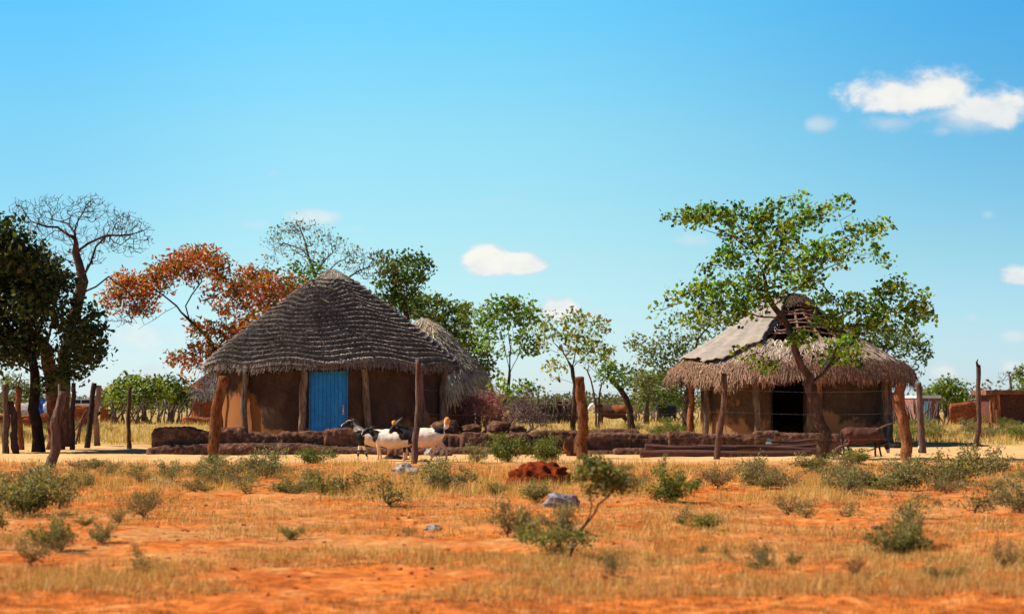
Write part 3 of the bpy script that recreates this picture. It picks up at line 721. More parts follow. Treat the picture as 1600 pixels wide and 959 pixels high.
GRY = [(.17,.19,.07), (.24,.24,.10), (.11,.13,.045), (.30,.27,.12)]

# main tree in front of the damaged hut
main_clumps = [(1036,342,16,7),(1072,338,24,11),(1110,333,28,16),(1150,342,36,20),(1196,340,28,14),(1212,322,12,8),(1238,316,20,18),(1266,336,32,18),(1302,322,28,8),(1322,314,8,5),(1216,366,46,24),(1172,374,38,18),(1146,402,32,20),(1202,410,50,26),(1282,400,46,22),(1314,388,34,14),(1348,362,34,13),(1378,352,16,6),(1355,394,12,10),(1252,438,38,18),(1150,438,44,20),(1102,452,38,16),(1056,462,22,10),(1030,484,12,5),(1124,486,46,22),(1182,468,40,28),(1300,470,34,16),(1352,476,38,22),(1398,452,38,16),(1428,478,26,16),(1446,494,14,9),(1398,500,40,20),(1352,512,40,18),(1292,502,28,14),(1312,540,28,18),(1244,528,26,14),(1172,554,18,7),(1198,570,22,6),(1290,566,20,9),(1444,524,9,7),(1386,412,16,5),(1366,404,10,5),(1100,420,14,6),(1240,350,30,12),(1075,500,16,8),(1330,560,18,8),(1220,390,20,10)]
tree('acacia_tree', 'spreading green tree standing in front of the torn-roofed hut', 1286, 41, [
    [(1287,730,0),(1285,700,0),(1280,660,0),(1274,628,0),(1264,600,0),(1252,572,0),(1243,548,0),(1238,522,.1),(1226,500,.2),(1208,478,.2),(1197,455,.2),(1192,425,.2)],
    [(1264,600),(1286,584),(1302,562),(1312,536),(1318,508),(1316,486)], [(1318,508),(1350,498),(1385,488),(1420,482)], [(1316,486),(1300,462),(1280,440),(1268,425)], [(1312,536),(1345,522),(1380,515)],
    [(1197,455),(1165,444),(1130,440),(1100,445),(1060,468),(1035,484)], [(1192,425),(1175,390),(1145,368),(1100,350),(1060,345)], [(1145,368),(1110,362),(1085,352)],
    [(1192,425),(1210,380),(1232,345),(1238,322)], [(1208,478),(1250,450),(1290,420),(1325,395),(1345,365),(1385,350)], [(1210,380),(1255,355),(1300,335),(1320,318)], [(1325,395),(1318,360),(1312,345),(1335,330)],
    [(1243,548),(1215,565),(1180,560)], [(1226,500),(1190,495),(1150,485),(1110,490)]],
    main_clumps, .13, dens=2.9, leafn=20, leafs=.098, spread=.12, palette=GRN, seed=11, rt=.0055, yd=1.1, seglen=.2, leafy=.34, bark=(1.2,1.05,.95), asp=.8, jit=.2)

# big dark tree at the left edge
tree('broadleaf_tree', 'big dark leafy tree at the left edge, on a thin black trunk', 57, 46.5, [
    [(60,708,0),(57,660,0),(55,610,0),(50,560,0),(40,510,0)], [(50,560),(10,500),(-20,440)], [(40,510),(80,470),(110,500),(140,520)], [(40,510),(30,450),(20,390)]],
    [(0,375,42,36),(-40,400,60,60),(25,400,42,34),(50,432,50,38),(5,450,62,48),(84,440,30,24),(60,480,46,34),(20,500,60,36),(118,498,34,26),(138,528,28,26),(120,562,34,26),(80,600,18,14),(40,545,46,28),(0,550,50,28),(-60,520,60,60),(143,556,20,18),(96,588,28,14),(-80,450,60,70)],
    .13, dens=2.5, leafn=14, leafs=.145, spread=.19, palette=DRK+[(.10,.12,.02)], seed=21, rt=.008, yd=1.0, bark=(.35,.3,.3), leafy=.8)
tree('broadleaf_tree', 'olive-brown leafy tree with thick red-brown trunk at the left edge, under the bare crown', 84, 49, [
    [(86,695,0),(85,640,0),(80,590,0),(72,545,0),(82,500,0)], [(72,545),(50,520),(20,490)], [(82,500),(90,460),(60,420)], [(72,545),(90,520),(104,500)]],
    [(20,440,40,30,-.8),(55,415,30,22,-.8),(5,480,40,30,-.8),(60,468,36,26,-1),(0,395,30,24,-.8),(30,520,36,18,-1),(80,432,22,16,-.8),(-50,460,50,50)],
    .20, dens=2.2, leafn=13, leafs=.14, spread=.17, palette=[(.12,.07,.02),(.16,.10,.025),(.06,.06,.014),(.20,.15,.03),(.035,.05,.012)], seed=22, rt=.009, bark=(1.5,.9,.75), leafy=.8, yd=.7)
# bare crown above
def bare(name, label, base, Y, limbs, clumps, R0, dens, seed, leafy=0.0, palette=None, rt=.007, **kw):
    return tree(name, label, base, Y, limbs, clumps, R0, dens=dens, seed=seed, leafy=leafy, palette=palette, rt=rt, **kw)
bare('bare_tree', 'tall leafless grey tree rising behind the dark trees at the left', 96, 52, [
    [(98,692,0),(97,620,0),(100,560,0),(108,510,0),(122,465,0),(130,440,0)], [(130,440),(124,415),(118,395),(117,372),(108,350)], [(130,440),(142,410),(150,385),(165,370)], [(122,465),(150,448),(170,432),(190,430)], [(117,372),(90,355),(60,350)], [(118,395),(150,375),(190,368),(225,360)], [(124,415),(95,402),(80,400)], [(117,372),(125,340),(135,320)], [(60,350),(40,335),(25,320)], [(170,432),(205,462),(225,490)]],
    [(30,325,20,20),(60,330,30,26),(90,325,30,26),(125,320,28,20),(160,335,34,24),(195,350,34,22),(222,362,22,20),(200,385,36,18),(165,375,34,22),(120,360,34,26),(75,365,34,22),(100,395,26,18),(195,345,30,20),(235,375,10,10),(150,310,22,10),(215,480,24,16),(190,500,30,12),(45,355,24,18),(145,400,25,16)],
    .20, 8, 31, rt=.008, bark=(1.0,.85,.85), jit=.18, seglen=.25, yd=1.1)
# red-leaved tree
tree('red_leaf_tree', 'tree with rust-red autumn leaves behind the left of the blue door hut', 350, 59.5, [
    [(362,690,0),(358,640,0),(352,590,0),(338,548,0),(318,520,0),(296,500,0)], [(296,500),(276,478),(256,462),(236,448),(205,440)], [(296,500),(290,478),(300,460),(315,440),(318,425)], [(338,548),(372,515),(395,490),(430,465)], [(338,548),(300,550),(275,560)], [(395,490),(392,450)], [(276,478),(240,500),(215,515)]],
    [(180,466,22,18),(195,440,20,16),(215,450,26,20),(222,478,22,14),(248,440,24,18),(262,425,24,20),(286,412,26,18),(312,400,26,14),(335,415,24,20),(345,430,16,14),(300,430,20,14),(376,452,24,18),(395,430,26,16),(415,455,30,22),(440,445,26,20),(452,470,22,18),(420,485,30,18),(385,480,24,18),(390,505,30,16),(365,520,24,14),(330,520,24,14),(310,510,16,10),(325,545,24,14),(305,548,14,10),(275,560,16,8),(300,565,16,7),(345,560,18,12),(370,545,18,12),(330,460,14,12),(318,575,12,6),(350,480,18,12),(300,595,8,5),(440,500,20,12)],
    .16, dens=4.6, leafn=15, leafs=.16, spread=.18, palette=RED, seed=41, rt=.006, yd=1.0, bark=(.45,.4,.4), leafy=.62, asp=.42)
bare('bare_tree', 'sparse half-bare tree showing above the top of the blue door hut', 500, 66, [
    [(505,690,0),(505,560,0),(500,480,0),(492,430,0),(482,400,0)], [(482,400),(460,385),(430,380)], [(482,400),(470,360),(465,350)], [(492,430),(520,395),(515,370)], [(500,480),(550,430),(580,410),(600,400)], [(492,430),(540,405),(560,390)]],
    [(430,378,18,20),(450,362,24,16),(470,355,26,16),(495,368,26,18),(520,378,24,16),(545,395,26,16),(570,405,26,14),(600,415,26,16),(575,425,30,14),(540,415,24,12),(460,392,30,18),(425,405,18,10),(500,400,30,18),(590,395,16,8),(622,440,14,12)],
    .14, 8, 51, rt=.0085, leafy=.22, palette=[(.20,.19,.06),(.14,.14,.04),(.25,.2,.08)], leafn=4, leafs=.10, spread=.14, bark=(.95,.85,.8), jit=.18, seglen=.25)
tree('broadleaf_tree', 'bright green leafy top showing left of the thatch peak of the blue door hut', 475, 62, [
    [(478,690,0),(478,560,0),(476,480,0),(474,440,0)]], [(472,425,24,16),(495,418,14,12),(460,440,20,12),(485,440,14,12),(450,452,18,10)], .10, dens=3.4, leafn=12, leafs=.12, spread=.15, palette=[(.09,.20,.015),(.15,.28,.02),(.06,.12,.015)], seed=52, leafy=.7)
tree('broadleaf_tree', 'dark green tree showing above the right slope of the blue door hut', 640, 70, [
    [(640,690,0),(640,580,0),(636,500,0),(630,460,0)], [(630,460),(640,425),(645,405)], [(636,500),(600,470),(600,420)]],
    [(640,405,20,14),(655,420,16,18),(640,432,26,16),(615,415,20,14),(606,440,26,18),(635,455,30,16),(612,470,30,16),(640,480,26,14),(600,400,12,8),(658,440,10,10)], .17, dens=3.90, leafn=15, leafs=0.156, spread=.17, palette=[(.05,.11,.018),(.08,.15,.02),(.17,.20,.03),(.03,.06,.012)], seed=53, leafy=.65, bark=(.7,.65,.6))
tree('broadleaf_tree', 'yellow-tinged bushy tree behind the shaggy straw-roofed hut', 700, 74, [
    [(700,685,0),(700,600,0),(700,540,0),(700,505,0)], [(700,540),(675,505),(670,485)], [(700,540),(735,540)]],
    [(668,480,18,12),(690,478,20,16),(712,488,20,16),(728,490,12,16),(680,505,26,16),(705,515,28,18),(650,470,14,10),(735,525,20,14),(720,545,24,14),(755,560,14,12),(690,535,20,12),(745,545,18,12),(665,500,24,16),(652,478,20,14),(715,530,26,16),(740,575,18,14),(735,505,12,10),(760,580,14,12)], .16, dens=3.90, leafn=16, leafs=0.156, spread=.18, palette=MID+[(.17,.17,.025)], seed=54, leafy=.7)
tree('slender_tree', 'slender young tree rising out of the dry purple bush', 778, 58, [
    [(774,668,0),(780,650,0),(789,625,0),(794,608,0),(796,585,0)], [(796,585),(790,550),(782,520),(775,495)], [(796,585),(798,545),(800,510),(805,480)], [(796,585),(808,560),(818,530),(825,500)], [(798,545),(790,500),(790,475)], [(794,608),(820,605),(840,610)]],
    [(760,495,16,12),(775,480,20,12),(800,475,22,10),(825,488,20,12),(836,505,14,8),(810,500,22,12),(780,505,24,12),(758,520,18,10),(795,525,26,10),(820,525,16,9),(762,545,14,8),(800,548,18,8),(828,545,10,6),(795,615,22,8),(820,605,20,8),(780,600,16,8),(755,505,10,6),(835,490,8,5)], .065, dens=4.0, leafn=15, leafs=.14, spread=.15, palette=[(.17,.32,.04),(.24,.35,.05),(.10,.18,.02),(.34,.34,.06)], seed=55, leafy=.5, rt=.005, bark=(1.25,1,.95), seglen=.22)
tree('slender_tree', 'thin yellowish tree standing before the stick kraal between the huts', 897, 72, [
    [(896,668,0),(897,640,0),(899,600,0),(894,575,0)], [(894,575),(880,550),(865,535),(850,520)], [(894,575),(900,545),(905,515)], [(894,575),(925,545),(940,520)]],
    [(858,512,16,10),(875,500,22,9),(900,497,22,9),(925,505,20,9),(942,515,14,9),(850,530,16,8),(880,525,26,10),(915,525,24,10),(935,540,18,9),(865,548,16,7),(900,545,22,9),(945,550,10,8),(870,570,12,7),(865,590,6,5),(845,545,14,6)], .10, dens=3.6, leafn=15, leafs=.16, spread=.18, palette=YEL+[(.09,.13,.03)], seed=56, leafy=.5, rt=.006, bark=(.75,.65,.6))
tree('slender_tree', 'twin-stemmed thin tree just right of the thick orange fence post', 932, 80, [
    [(933,660,0),(930,630,0),(926,605,0),(918,580,0)], [(933,660),(936,625,0),(940,600,0),(930,575,0)], [(918,580),(925,555)], [(940,600),(955,580)]],
    [(925,560,22,12),(945,562,18,10),(915,545,14,8),(938,580,16,8),(955,575,12,8)], .10, dens=3.0, leafn=12, leafs=.15, spread=.17, palette=MID+YEL[:2], seed=57, leafy=.5)
tree('stubby_tree', 'small tree with a thick dark leaning stem and bright green sprigs beside the brown cow', 986, 76, [
    [(987,676,0),(986,660,0),(984,640,0),(978,622,0),(968,606,0)], [(968,606),(955,595),(950,580)], [(968,606),(978,590)]],
    [(950,580,18,8),(965,590,22,9),(945,592,12,7),(980,598,18,8),(970,575,12,6)], .15, dens=3.6, leafn=13, leafs=.16, spread=.17, palette=[(.10,.20,.03),(.15,.22,.04),(.07,.12,.02)], seed=58, leafy=.6, rt=.006, bark=(.75,.65,.65))
tree('broadleaf_tree', 'large grey-green tree behind the left side of the torn-roofed hut', 1075, 70, [
    [(1075,680,0),(1075,620,0),(1080,570,0),(1090,530,0)], [(1080,570),(1040,560),(1010,550)], [(1090,530),(1120,500)], [(1075,620),(1030,600),(1005,590)]],
    [(1000,535,14,10),(1012,552,22,14),(1035,530,20,14),(1035,560,28,18),(1060,545,28,20),(1085,520,28,20),(1110,500,28,18),(1140,510,30,20),(1120,540,34,20),(1000,580,18,14),(1030,590,26,14),(1010,605,20,12),(1080,575,30,18),(1160,530,30,24),(1100,480,18,12),(1060,500,14,9),(1195,520,30,24),(1225,500,20,16),(1165,495,20,12)], .22, dens=2.47, leafn=14, leafs=0.144, spread=.2, palette=GRY+MID[:2], seed=61, leafy=.7)
tree('broadleaf_tree', 'dark green tree behind the right side of the torn-roofed hut', 1380, 72, [
    [(1378,680,0),(1380,620,0),(1380,570,0),(1380,540,0)], [(1380,570),(1420,545)], [(1380,540),(1350,510)]],
    [(1345,520,26,16),(1375,510,28,18),(1400,530,30,18),(1428,535,20,16),(1440,560,10,10),(1410,560,28,14),(1425,578,16,8),(1380,545,26,16),(1335,540,20,14),(1440,545,10,12),(1395,575,20,8)], .17, dens=3.12, leafn=15, leafs=0.144, spread=.18, palette=MID+DRK[:2]+GRY[:1], seed=62, leafy=.7)
bgtrees = [(225,105,[(180,612,18,12),(205,600,22,12),(230,604,24,12),(190,628,20,10),(215,622,28,12),(250,620,20,12)],'wide olive-green tree in the distance behind the far stick fence',MID+YEL[:2],True),
    (268,108,[(262,600,22,12),(280,612,14,14),(265,622,24,14),(282,628,10,10)],'darker round tree at the right end of the distant grove near the tiny hut',MID+DRK[:1],True),
    (1030,110,[(1020,600,20,14),(1045,605,22,14),(1030,622,26,12),(1060,622,16,10)],'distant bright yellow-green tree behind the black cow',[(.17,.23,.03),(.12,.18,.025),(.22,.24,.04)],False),
    (1010,100,[(1005,600,14,14),(1012,622,18,12),(1035,590,12,12)],'dull green distant tree left of the bright yellow-green one',GRY+MID[:1],False),
    (1478,125,[(1470,608,18,14),(1490,606,18,12),(1460,620,18,12),(1500,618,14,12),(1482,625,24,12),(1478,595,8,8)],'bushy distant green tree behind the ruined red wall at the right',MID+YEL[:1],False),
    (1604,110,[(1600,588,12,12),(1615,596,20,14),(1605,605,16,10)],'green tree cut by the right edge above the dark mud house',MID+YEL[:1],False),
    (30,120,[(15,600,26,14),(45,612,24,12),(0,625,30,12),(-40,612,30,18)],'hazy grey-green distant tree between the two left trunks',GRY,False)]
for i, (px, Y, cl_, lab, pal, tr_) in enumerate(bgtrees):
    tree('broadleaf_tree', lab, px, Y, [[(px,HOR+CAMH*F/Y,0),(px,640,0),(px+3,622,0)],[(px,640),(px-14,618)],[(px,640),(px+14,615)]] if tr_ else [[(px,HOR+CAMH*F/Y,0),(px,635,0),(px+2,618,0)]], cl_, .14, dens=4.5, leafn=16, leafs=.23, spread=.28, palette=pal, seed=70+i, leafy=1, rt=.012, seglen=.5, group='trees in the distance')
bare('bare_tree', 'small leafless grey tree above the dark mud house at the right', 1578, 105, [[(1580,655,0),(1580,610,0),(1578,590,0)]], [(1570,585,16,10),(1590,580,14,10),(1562,592,8,8),(1598,588,8,8)], .08, 9, 79, rt=.012, seglen=.5, bark=(1.8,1.6,1.7))
# horizon scrub behind everything
sc = MB(); rs = np.random.default_rng(5)
cen = np.stack([rs.uniform(-75, 75, 2600), rs.uniform(160, 300, 2600), rs.uniform(.1, 1, 2600)**1.0], 1)
cen[:, 2] = cen[:, 2]*(1.3+1.1*np.array([max(0, fbm(c[0]*.07, c[1]*.02, 2, 3)) for c in cen])*2)
leaves(sc, cen, 14, .55, .42, [(.09,.10,.03),(.13,.12,.04),(.07,.085,.03),(.14,.11,.05)], 6)
tag(sc.build('distant_scrub', M['leaf']), 'low belt of olive scrub along the horizon', 'scrub', kind='stuff')

# dry purple bush
def dry_bush(px, Y, clumps, label, seed, col, dens=5):
    root = empty('dry_bush', (X(px, Y), Y, 0), label, 'bush', 'dry leafless bushes by the shaggy hut')
    pts = clump_pts(clumps, Y, dens*2, seed, .9); base = (X(px, Y), Y, -.05)
    A, par = grow([[base, (base[0], Y, .25)], [(base[0], Y, .25), (base[0]-.5, Y, .6)], [(base[0], Y, .25), (base[0]+.5, Y+.2, .6)]], pts, seed, jit=.3, seglen=.14)
    b = MB(); tips, rad, kids = skeleton_mesh(b, A, par, .05, .009, (1,1,1)); 
    L = MB(); leaves(L, A[[i for i in range(len(A)) if tips[i] <= 3]], 9, .12, .16, [(1,1,1),(.7,.7,.7),(.5,.5,.5)], seed, asp=.09)
    m = material('dry_twigs', col, tuple(c*.65 for c in col), 3, .95, 0, spec=.05, use_col=True)
    b.build('branches', m, root, True); L.build('withered_leaves', m, root)
dry_bush(752, 55, [(735,640,18,22),(750,625,20,14),(765,640,24,22),(745,655,24,14),(775,622,12,10),(780,655,16,14)], 'rusty purple dry thorn bush beside the shaggy hut', 81, (.52,.20,.17), 6)
dry_bush(818, 56, [(800,655,22,16),(820,640,20,20),(835,650,20,16),(812,630,16,12),(848,660,14,10),(805,640,16,16),(826,610,10,8)], 'greyish brown dry brush pile right of the slender young tree', 82, (.30,.20,.18), 3.4)

# ------------------------------------------------------------------ scrub bushes (copies of a few grown bushes)
def shrub_proto(k, pal, wide, tall, n, leafn, leafs, spread, twig):
    rs = np.random.default_rng(200+k); u = rs.normal(0, 1, (n, 3)); u /= np.linalg.norm(u, axis=1, keepdims=True); u *= rs.uniform(.3, 1, (n, 1))
    nl = 9; la = rs.uniform(0, 2*math.pi, nl); lr = rs.uniform(.25, 1.0, nl); lh = rs.uniform(.3, .95, nl)*(1-.3*lr); pk = rs.integers(0, nl, n); tt = rs.uniform(.12, 1, n)**.8
    p = np.stack([np.cos(la[pk])*lr[pk]*wide*tt, np.sin(la[pk])*lr[pk]*wide*tt, lh[pk]*tall*tt], 1) + u*np.array([wide*.28, wide*.28, tall*.2])*(.35+.65*tt[:, None]); p[:, 2] = np.abs(p[:, 2])+.02
    A, par = grow([[(0, 0, -.04), (0, 0, .02)], [(0,0,.0), (wide*.3, 0, tall*.3)], [(0,0,.0), (-wide*.35, .05, tall*.22)], [(0,0,.0), (.02, wide*.3, tall*.4)], [(0,0,.0), (.05, -wide*.3, tall*.3)], [(0,0,.0), (wide*.5, -.05, tall*.12)], [(0,0,.0), (-wide*.5, -.08, tall*.14)]], p, k, jit=.10, seglen=.07)
    b = MB(); tips, rad, kids = skeleton_mesh(b, A, par, .012, .0022, twig, 5)
    L = MB(); leaves(L, A[[i for i in range(len(A)) if tips[i] <= 2]], leafn, spread, leafs, pal, k, asp=.42)
    bm_ = b.build('stems', M['bark'], None, True); lm = L.build('foliage', M['leaf'])
    m1, m2 = bm_.data, lm.data; bpy.data.objects.remove(bm_); bpy.data.objects.remove(lm)
    return m1, m2
OLV = [(.20,.18,.05),(.30,.26,.08),(.10,.10,.025),(.42,.33,.12)]
SAG = [(.21,.20,.08),(.32,.29,.13),(.12,.12,.045),(.44,.36,.17)]
GRB = [(.13,.16,.02),(.20,.23,.03),(.27,.26,.05),(.08,.095,.016)]
BRN = [(.30,.2,.09),(.2,.14,.06),(.38,.28,.12),(.16,.13,.05)]
protos = [shrub_proto(0, OLV, .42, .42, 320, 8, .036, .03, (1.5,1.3,1.1)), shrub_proto(1, SAG, .5, .34, 300, 7, .034, .03, (1.6,1.4,1.3)), shrub_proto(2, GRB, .4, .45, 360, 10, .038, .035, (1.1,1,.9)),
          shrub_proto(3, OLV+SAG, .3, .5, 150, 5, .034, .03, (1.5,1.2,1.1)), shrub_proto(4, SAG+[(.32,.2,.08)], .55, .24, 200, 5, .03, .035, (2,1.6,1.3)), shrub_proto(5, BRN, .45, .3, 340, 3, .028, .03, (2.2,1.7,1.4))]
SH = 1.4
def shrub(px, py, wpx, hpx, k, label, group='scrub bushes dotted over the dry field', name='scrub_bush'):
    Y = dist(py); s = F/Y; pw = [.42,.5,.4,.3,.55,.45][k]*2.1; ph_ = [.42,.34,.45,.5,.24,.3][k]*1.1
    x = X(px, Y); root = empty(name, (x, Y, gz(x, Y)), label, 'bush', group, rz=random.uniform(0, 6.28))
    sx, sz = SH*wpx/s/pw, SH*hpx/s/ph_
    root.scale = (sx, sx, sz)
    for nm, me in zip(('stems', 'foliage'), protos[k]):
        o = bpy.data.objects.new(nm, me); COL.objects.link(o); o.parent = root
    return root
named = [(40,805,130,75,0,'large olive bush at the left edge of the near field'), (95,790,80,40,4,'low spreading bush right of the big left-edge bush'),
 (418,745,85,42,1,'grey-green bush before the ledged mud wall, right of the leaning brown post'), (338,728,40,16,2,'small bright green bush at the foot of the leaning brown post'),
 (495,725,55,24,2,'green bush below the blue door'), (520,775,90,45,0,'wide olive bush in the field below the goats, left of the pale stone'), (610,790,80,60,3,'upright green bush below the front goat, with bare stems'),
 (690,770,100,45,1,'sprawling grey-green bush below the hind legs of the right goat'), (745,723,42,28,1,'small sage bush right of the goats at the sand edge'),
 (795,722,60,42,2,'dense dark green bush left of the red soil mound'), (848,722,62,38,2,'dense light green bush above the red soil mound'), (835,785,60,32,0,'small bush just left of the grey rock'),
 (1050,788,80,50,2,'dark green bush in the field below the stacked poles'), (1035,735,20,30,3,'little upright sprig above the dark green field bush'), (1120,765,70,40,5,'thin brownish bush in the field below the stacked poles'), (1180,760,90,42,1,'sage bush below the foot of the spreading tree'),
 (1270,735,80,26,0,'flat olive bush at the foot of the spreading tree'), (1330,725,60,20,2,'low bright bush in front of the brown grazing goat'), (1400,765,110,45,1,'wide sage bush left of the thick crooked post foot'),
 (1470,755,120,55,0,'broad olive bush between the two right posts'), (1540,745,95,45,1,'grey bush right of the broad olive bush by the thin spiked post'), (1420,812,70,48,3,'dark stemmed bush in the right field, above the thin tall one'), (1400,862,90,62,0,'thin-stemmed tall bush in the right foreground'),
 (1520,805,130,40,4,'spreading flat bush by the right field edge'), (1590,800,90,50,1,'sage bush cut by the right edge of the picture'), (1180,890,50,35,3,'small tuft bush low in the right foreground'), (1470,905,60,32,0,'dark tuft bush at the bottom right'),
 (640,830,30,18,5,'tiny brown bush in the bare middle field'), (150,732,35,14,2,'small green tuft at the sand edge left of the leaning brown post'), (240,790,70,30,4,'pale flat bush in the left field'), (1230,800,70,35,5,'brown twiggy bush right of the centre field'), (1095,830,60,22,2,'small green bush low in the centre right field'),
 (955,745,60,25,0,'olive bush at the foot of the thick orange post'), (1000,760,50,25,5,'brown twigs bush right of the umbrella-shaped bush')]
for a_ in named: shrub(*a_)
rs = np.random.default_rng(12); random.seed(12); SH = 1.15
for i in range(160):                                      # field scrub
    py = float(rs.uniform(731, 775)) if i < 115 else float(rs.uniform(770, 905)); px = float(rs.uniform(-60, 1660)); w = float(rs.uniform(35, 90)); h = min(40, w*float(rs.uniform(.28, .5)))*(py-640)/110
    if 770 < py and 250 < px < 1000 and rs.random() < .5: continue
    if (py < 750 and 540 < px < 720) or (775 < px < 935 and 735 < py < 830) or (570 < px < 690 and py < 765): continue
    q_ = float(rs.uniform(.55, 1.25)); w *= q_; h *= q_
    shrub(px, py, w, h, int(rs.choice([0,1,3,4,5,5])), 'small dry scrub bush among many in the field')
for i in range(70):                                      # beyond the yard
    py = float(rs.uniform(664, 690)); px = float(rs.choice([rs.uniform(-30, 240), rs.uniform(850, 1090), rs.uniform(1390, 1660), rs.uniform(1390, 1660)])); w = float(rs.uniform(22, 48)); h = w*float(rs.uniform(.4, .6))
    if dist(py) < 57 and not (px < 230 or px > 1440): continue
    shrub(px, py, w, h, int(rs.choice([0,1,2,4,5,0])), 'small scrub bush in the dry grass beyond the yard', 'scrub bushes beyond the yard')
# umbrella-shaped small bush in the near field, built on its own
YB = dist(868)
tree('thorn_bush', 'umbrella-shaped bush on a bent bare stem in the near field, beside the grey rock', 885, YB, [
    [(882,868,0),(895,848,0),(912,822,0),(930,800,0),(945,780,0)], [(912,822),(925,790,0),(922,770,0)], [(945,780),(965,765,0)], [(882,868),(860,845,0),(835,825,0),(815,812,0)], [(882,868),(870,840,0)], [(882,868),(900,850),(925,845)]],
    [(930,735,28,18,0),(955,745,28,16,0),(975,762,22,12,0),(940,760,30,16,0),(905,745,10,10,0),(920,720,18,8,0),(850,840,28,12),(830,830,20,14),(880,835,24,12),(905,840,14,10),(870,858,24,8),(818,812,8,10)], .022, dens=7, leafn=16, leafs=.034, spread=.035, palette=OLV+GRB[:2], seed=91, rt=.002, bark=(1.6,1.2,1), cat='bush', seglen=.06, leafy=.5, asp=.5, jit=.05, ysp=.1)

# ------------------------------------------------------------------ dry grass (uncountable)
def blades(mb, x, y, h, w, lean, pal, rs, bend=.3):
    n = len(x); z = np.array([gz(a_, b_) for a_, b_ in zip(x, y)]) - .01
    az = rs.uniform(0, 2*math.pi, n); la = np.abs(rs.normal(0, lean, n)); d = np.stack([np.cos(az)*np.sin(la), np.sin(az)*np.sin(la), np.cos(la)], 1)
    s = np.stack([-np.sin(az+rs.normal(0, .8, n)), np.cos(az), np.zeros(n)], 1)
    B = np.stack([x, y, z], 1); T = B + d*h[:, None]; T[:, 2] -= h*bend*la*.3; T[:, 2] = np.maximum(T[:, 2], z+.004)
    Q = np.stack([B-s*w[:, None]*.5, B+s*w[:, None]*.5, T], 1)
    pal = np.array(pal); mb.quads(Q, np.clip(pal[rs.integers(0, len(pal), n)]*rs.uniform(.7, 1.25, (n, 1)), 0, 1))
rs = np.random.default_rng(77)
STR = [(.80,.48,.19),(.66,.36,.12),(.88,.60,.28),(.52,.26,.09),(.64,.38,.13),(.40,.16,.05)]
SGR = [(.50,.43,.10),(.64,.50,.15),(.36,.33,.075),(.74,.54,.20)]
gm = MB()
def scatter(n, py0, py1, per, h0, h1, sp, lean, pal, wk, mask=None):
    py = rs.uniform(py0, py1, n); px = rs.uniform(-130, 1730, n); Y = F*CAMH/(py-HOR); x = (px-CX)/F*Y
    keep = np.array([fbm(a_*.45, b_*.45, 7, 4) > (mask if mask is not None else -9) for a_, b_ in zip(x, Y)]); x, Y = x[keep], Y[keep]
    x = np.repeat(x, per); Y = np.repeat(Y, per); N = len(x); x = x+rs.normal(0, sp, N); Y = Y+rs.normal(0, sp, N)
    blades(gm, x, Y, rs.uniform(h0, h1, N), wk*(.0022+.00013*Y)*rs.uniform(.7, 1.4, N), lean, pal, rs)
scatter(24000, 722, 935, 7, .02, .065, .06, 1.15, STR, 1.0, -.16)          # straw litter
scatter(13000, 722, 915, 9, .02, .09, .035, .9, STR+SGR, 1.0, .04)
scatter(5200, 832, 932, 12, .02, .10, .05, .95, SGR+STR, .9, .05)
scatter(6500, 724, 935, 14, .03, .10, .028, .6, STR+[(.34,.2,.07),(.26,.16,.06)], 1.05, -.05)
scatter(13000, 724, 960, 10, .015, .05, .035, .8, [(.16,.08,.03),(.22,.12,.05),(.12,.07,.025)], 1.0, -.2)        # yellow-green band nearest
scatter(7000, 722, 780, 11, .06, .22, .07, .5, SGR+STR, 1.1, -.05)
scatter(2600, 760, 935, 8, .06, .17, .08, 1.05, STR, 1.5, .06)
scatter(5000, 900, 1000, 6, .012, .05, .06, 1.0, STR, .9, -.12)
tag(gm.build('dry_grass', M['straw']), 'short straw-coloured dry grass covering the red field', 'grass', kind='stuff')
gm = MB()
scatter(7000, 650, 694, 9, .10, .34, .15, .45, SGR+STR, 1.6)
V_ = None
far = gm
tag(far.build('dry_grass', M['straw']), 'taller pale dry grass behind the huts', 'grass', kind='stuff')
pb = MB(); N = 1000; py = rs.uniform(702, 940, N); px = rs.uniform(-60, 1660, N); Y = F*CAMH/(py-HOR); x = (px-CX)/F*Y; s_ = rs.uniform(.004, .02, N)
for x_, y_, q in zip(x, Y, s_):
    pb.box((x_, y_, gz(x_, y_)+q*.2), (q, q*.8, q*.45), rz=rs.uniform(0, 3), col=random.choice([(1,.9,.8),(.8,.6,.5),(.6,.45,.4),(1,1,1)]), jit=q*.35)
M['pebble'] = material('pebble', (.6, .22, .08), (.45, .14, .04), 9, .9, 0, use_col=True)
tag(pb.build('gravel', M['pebble']), 'small loose stones and clods on the red soil', 'gravel', kind='stuff')

# ------------------------------------------------------------------ fence posts
def fpost(top, bot, wpx, mat, label, seed, bends=None, col=(1,1,1), wob=.05, extra=None, tipr=.85, name='fence_post'):
    Y = dist(bot[1]); p0 = at(bot[0], bot[1], Y); p1 = at(top[0], top[1], Y); r = wpx/2*Y/F
    p0.z = -.12; root = empty(name, (p0.x, Y, 0), label, 'post', 'rough wooden fence posts')
    b = MB(); crooked(b, p0, p1, r*1.05, r*tipr, 22, wob, 12, col, .07, seed, [(t_, v*Y/F) for t_, v in bends] if bends else None); b.build('stem', mat, root, True)
    if extra: extra(root, Y, r)
    return root
def fork(pts, r0, r1):
    def f(root, Y, r):
        b = MB(); P = [at(px, py, Y) for px, py in pts]; b.tube(P, np.linspace(r0, r1, len(P)), 8, (1,1,1), True, .08); b.build('side_branch', root.children[0].data.materials[0], root, True)
    return f
W_, O_ = M['wood'], M['orangewood']
dk = (.45, .4, .42)
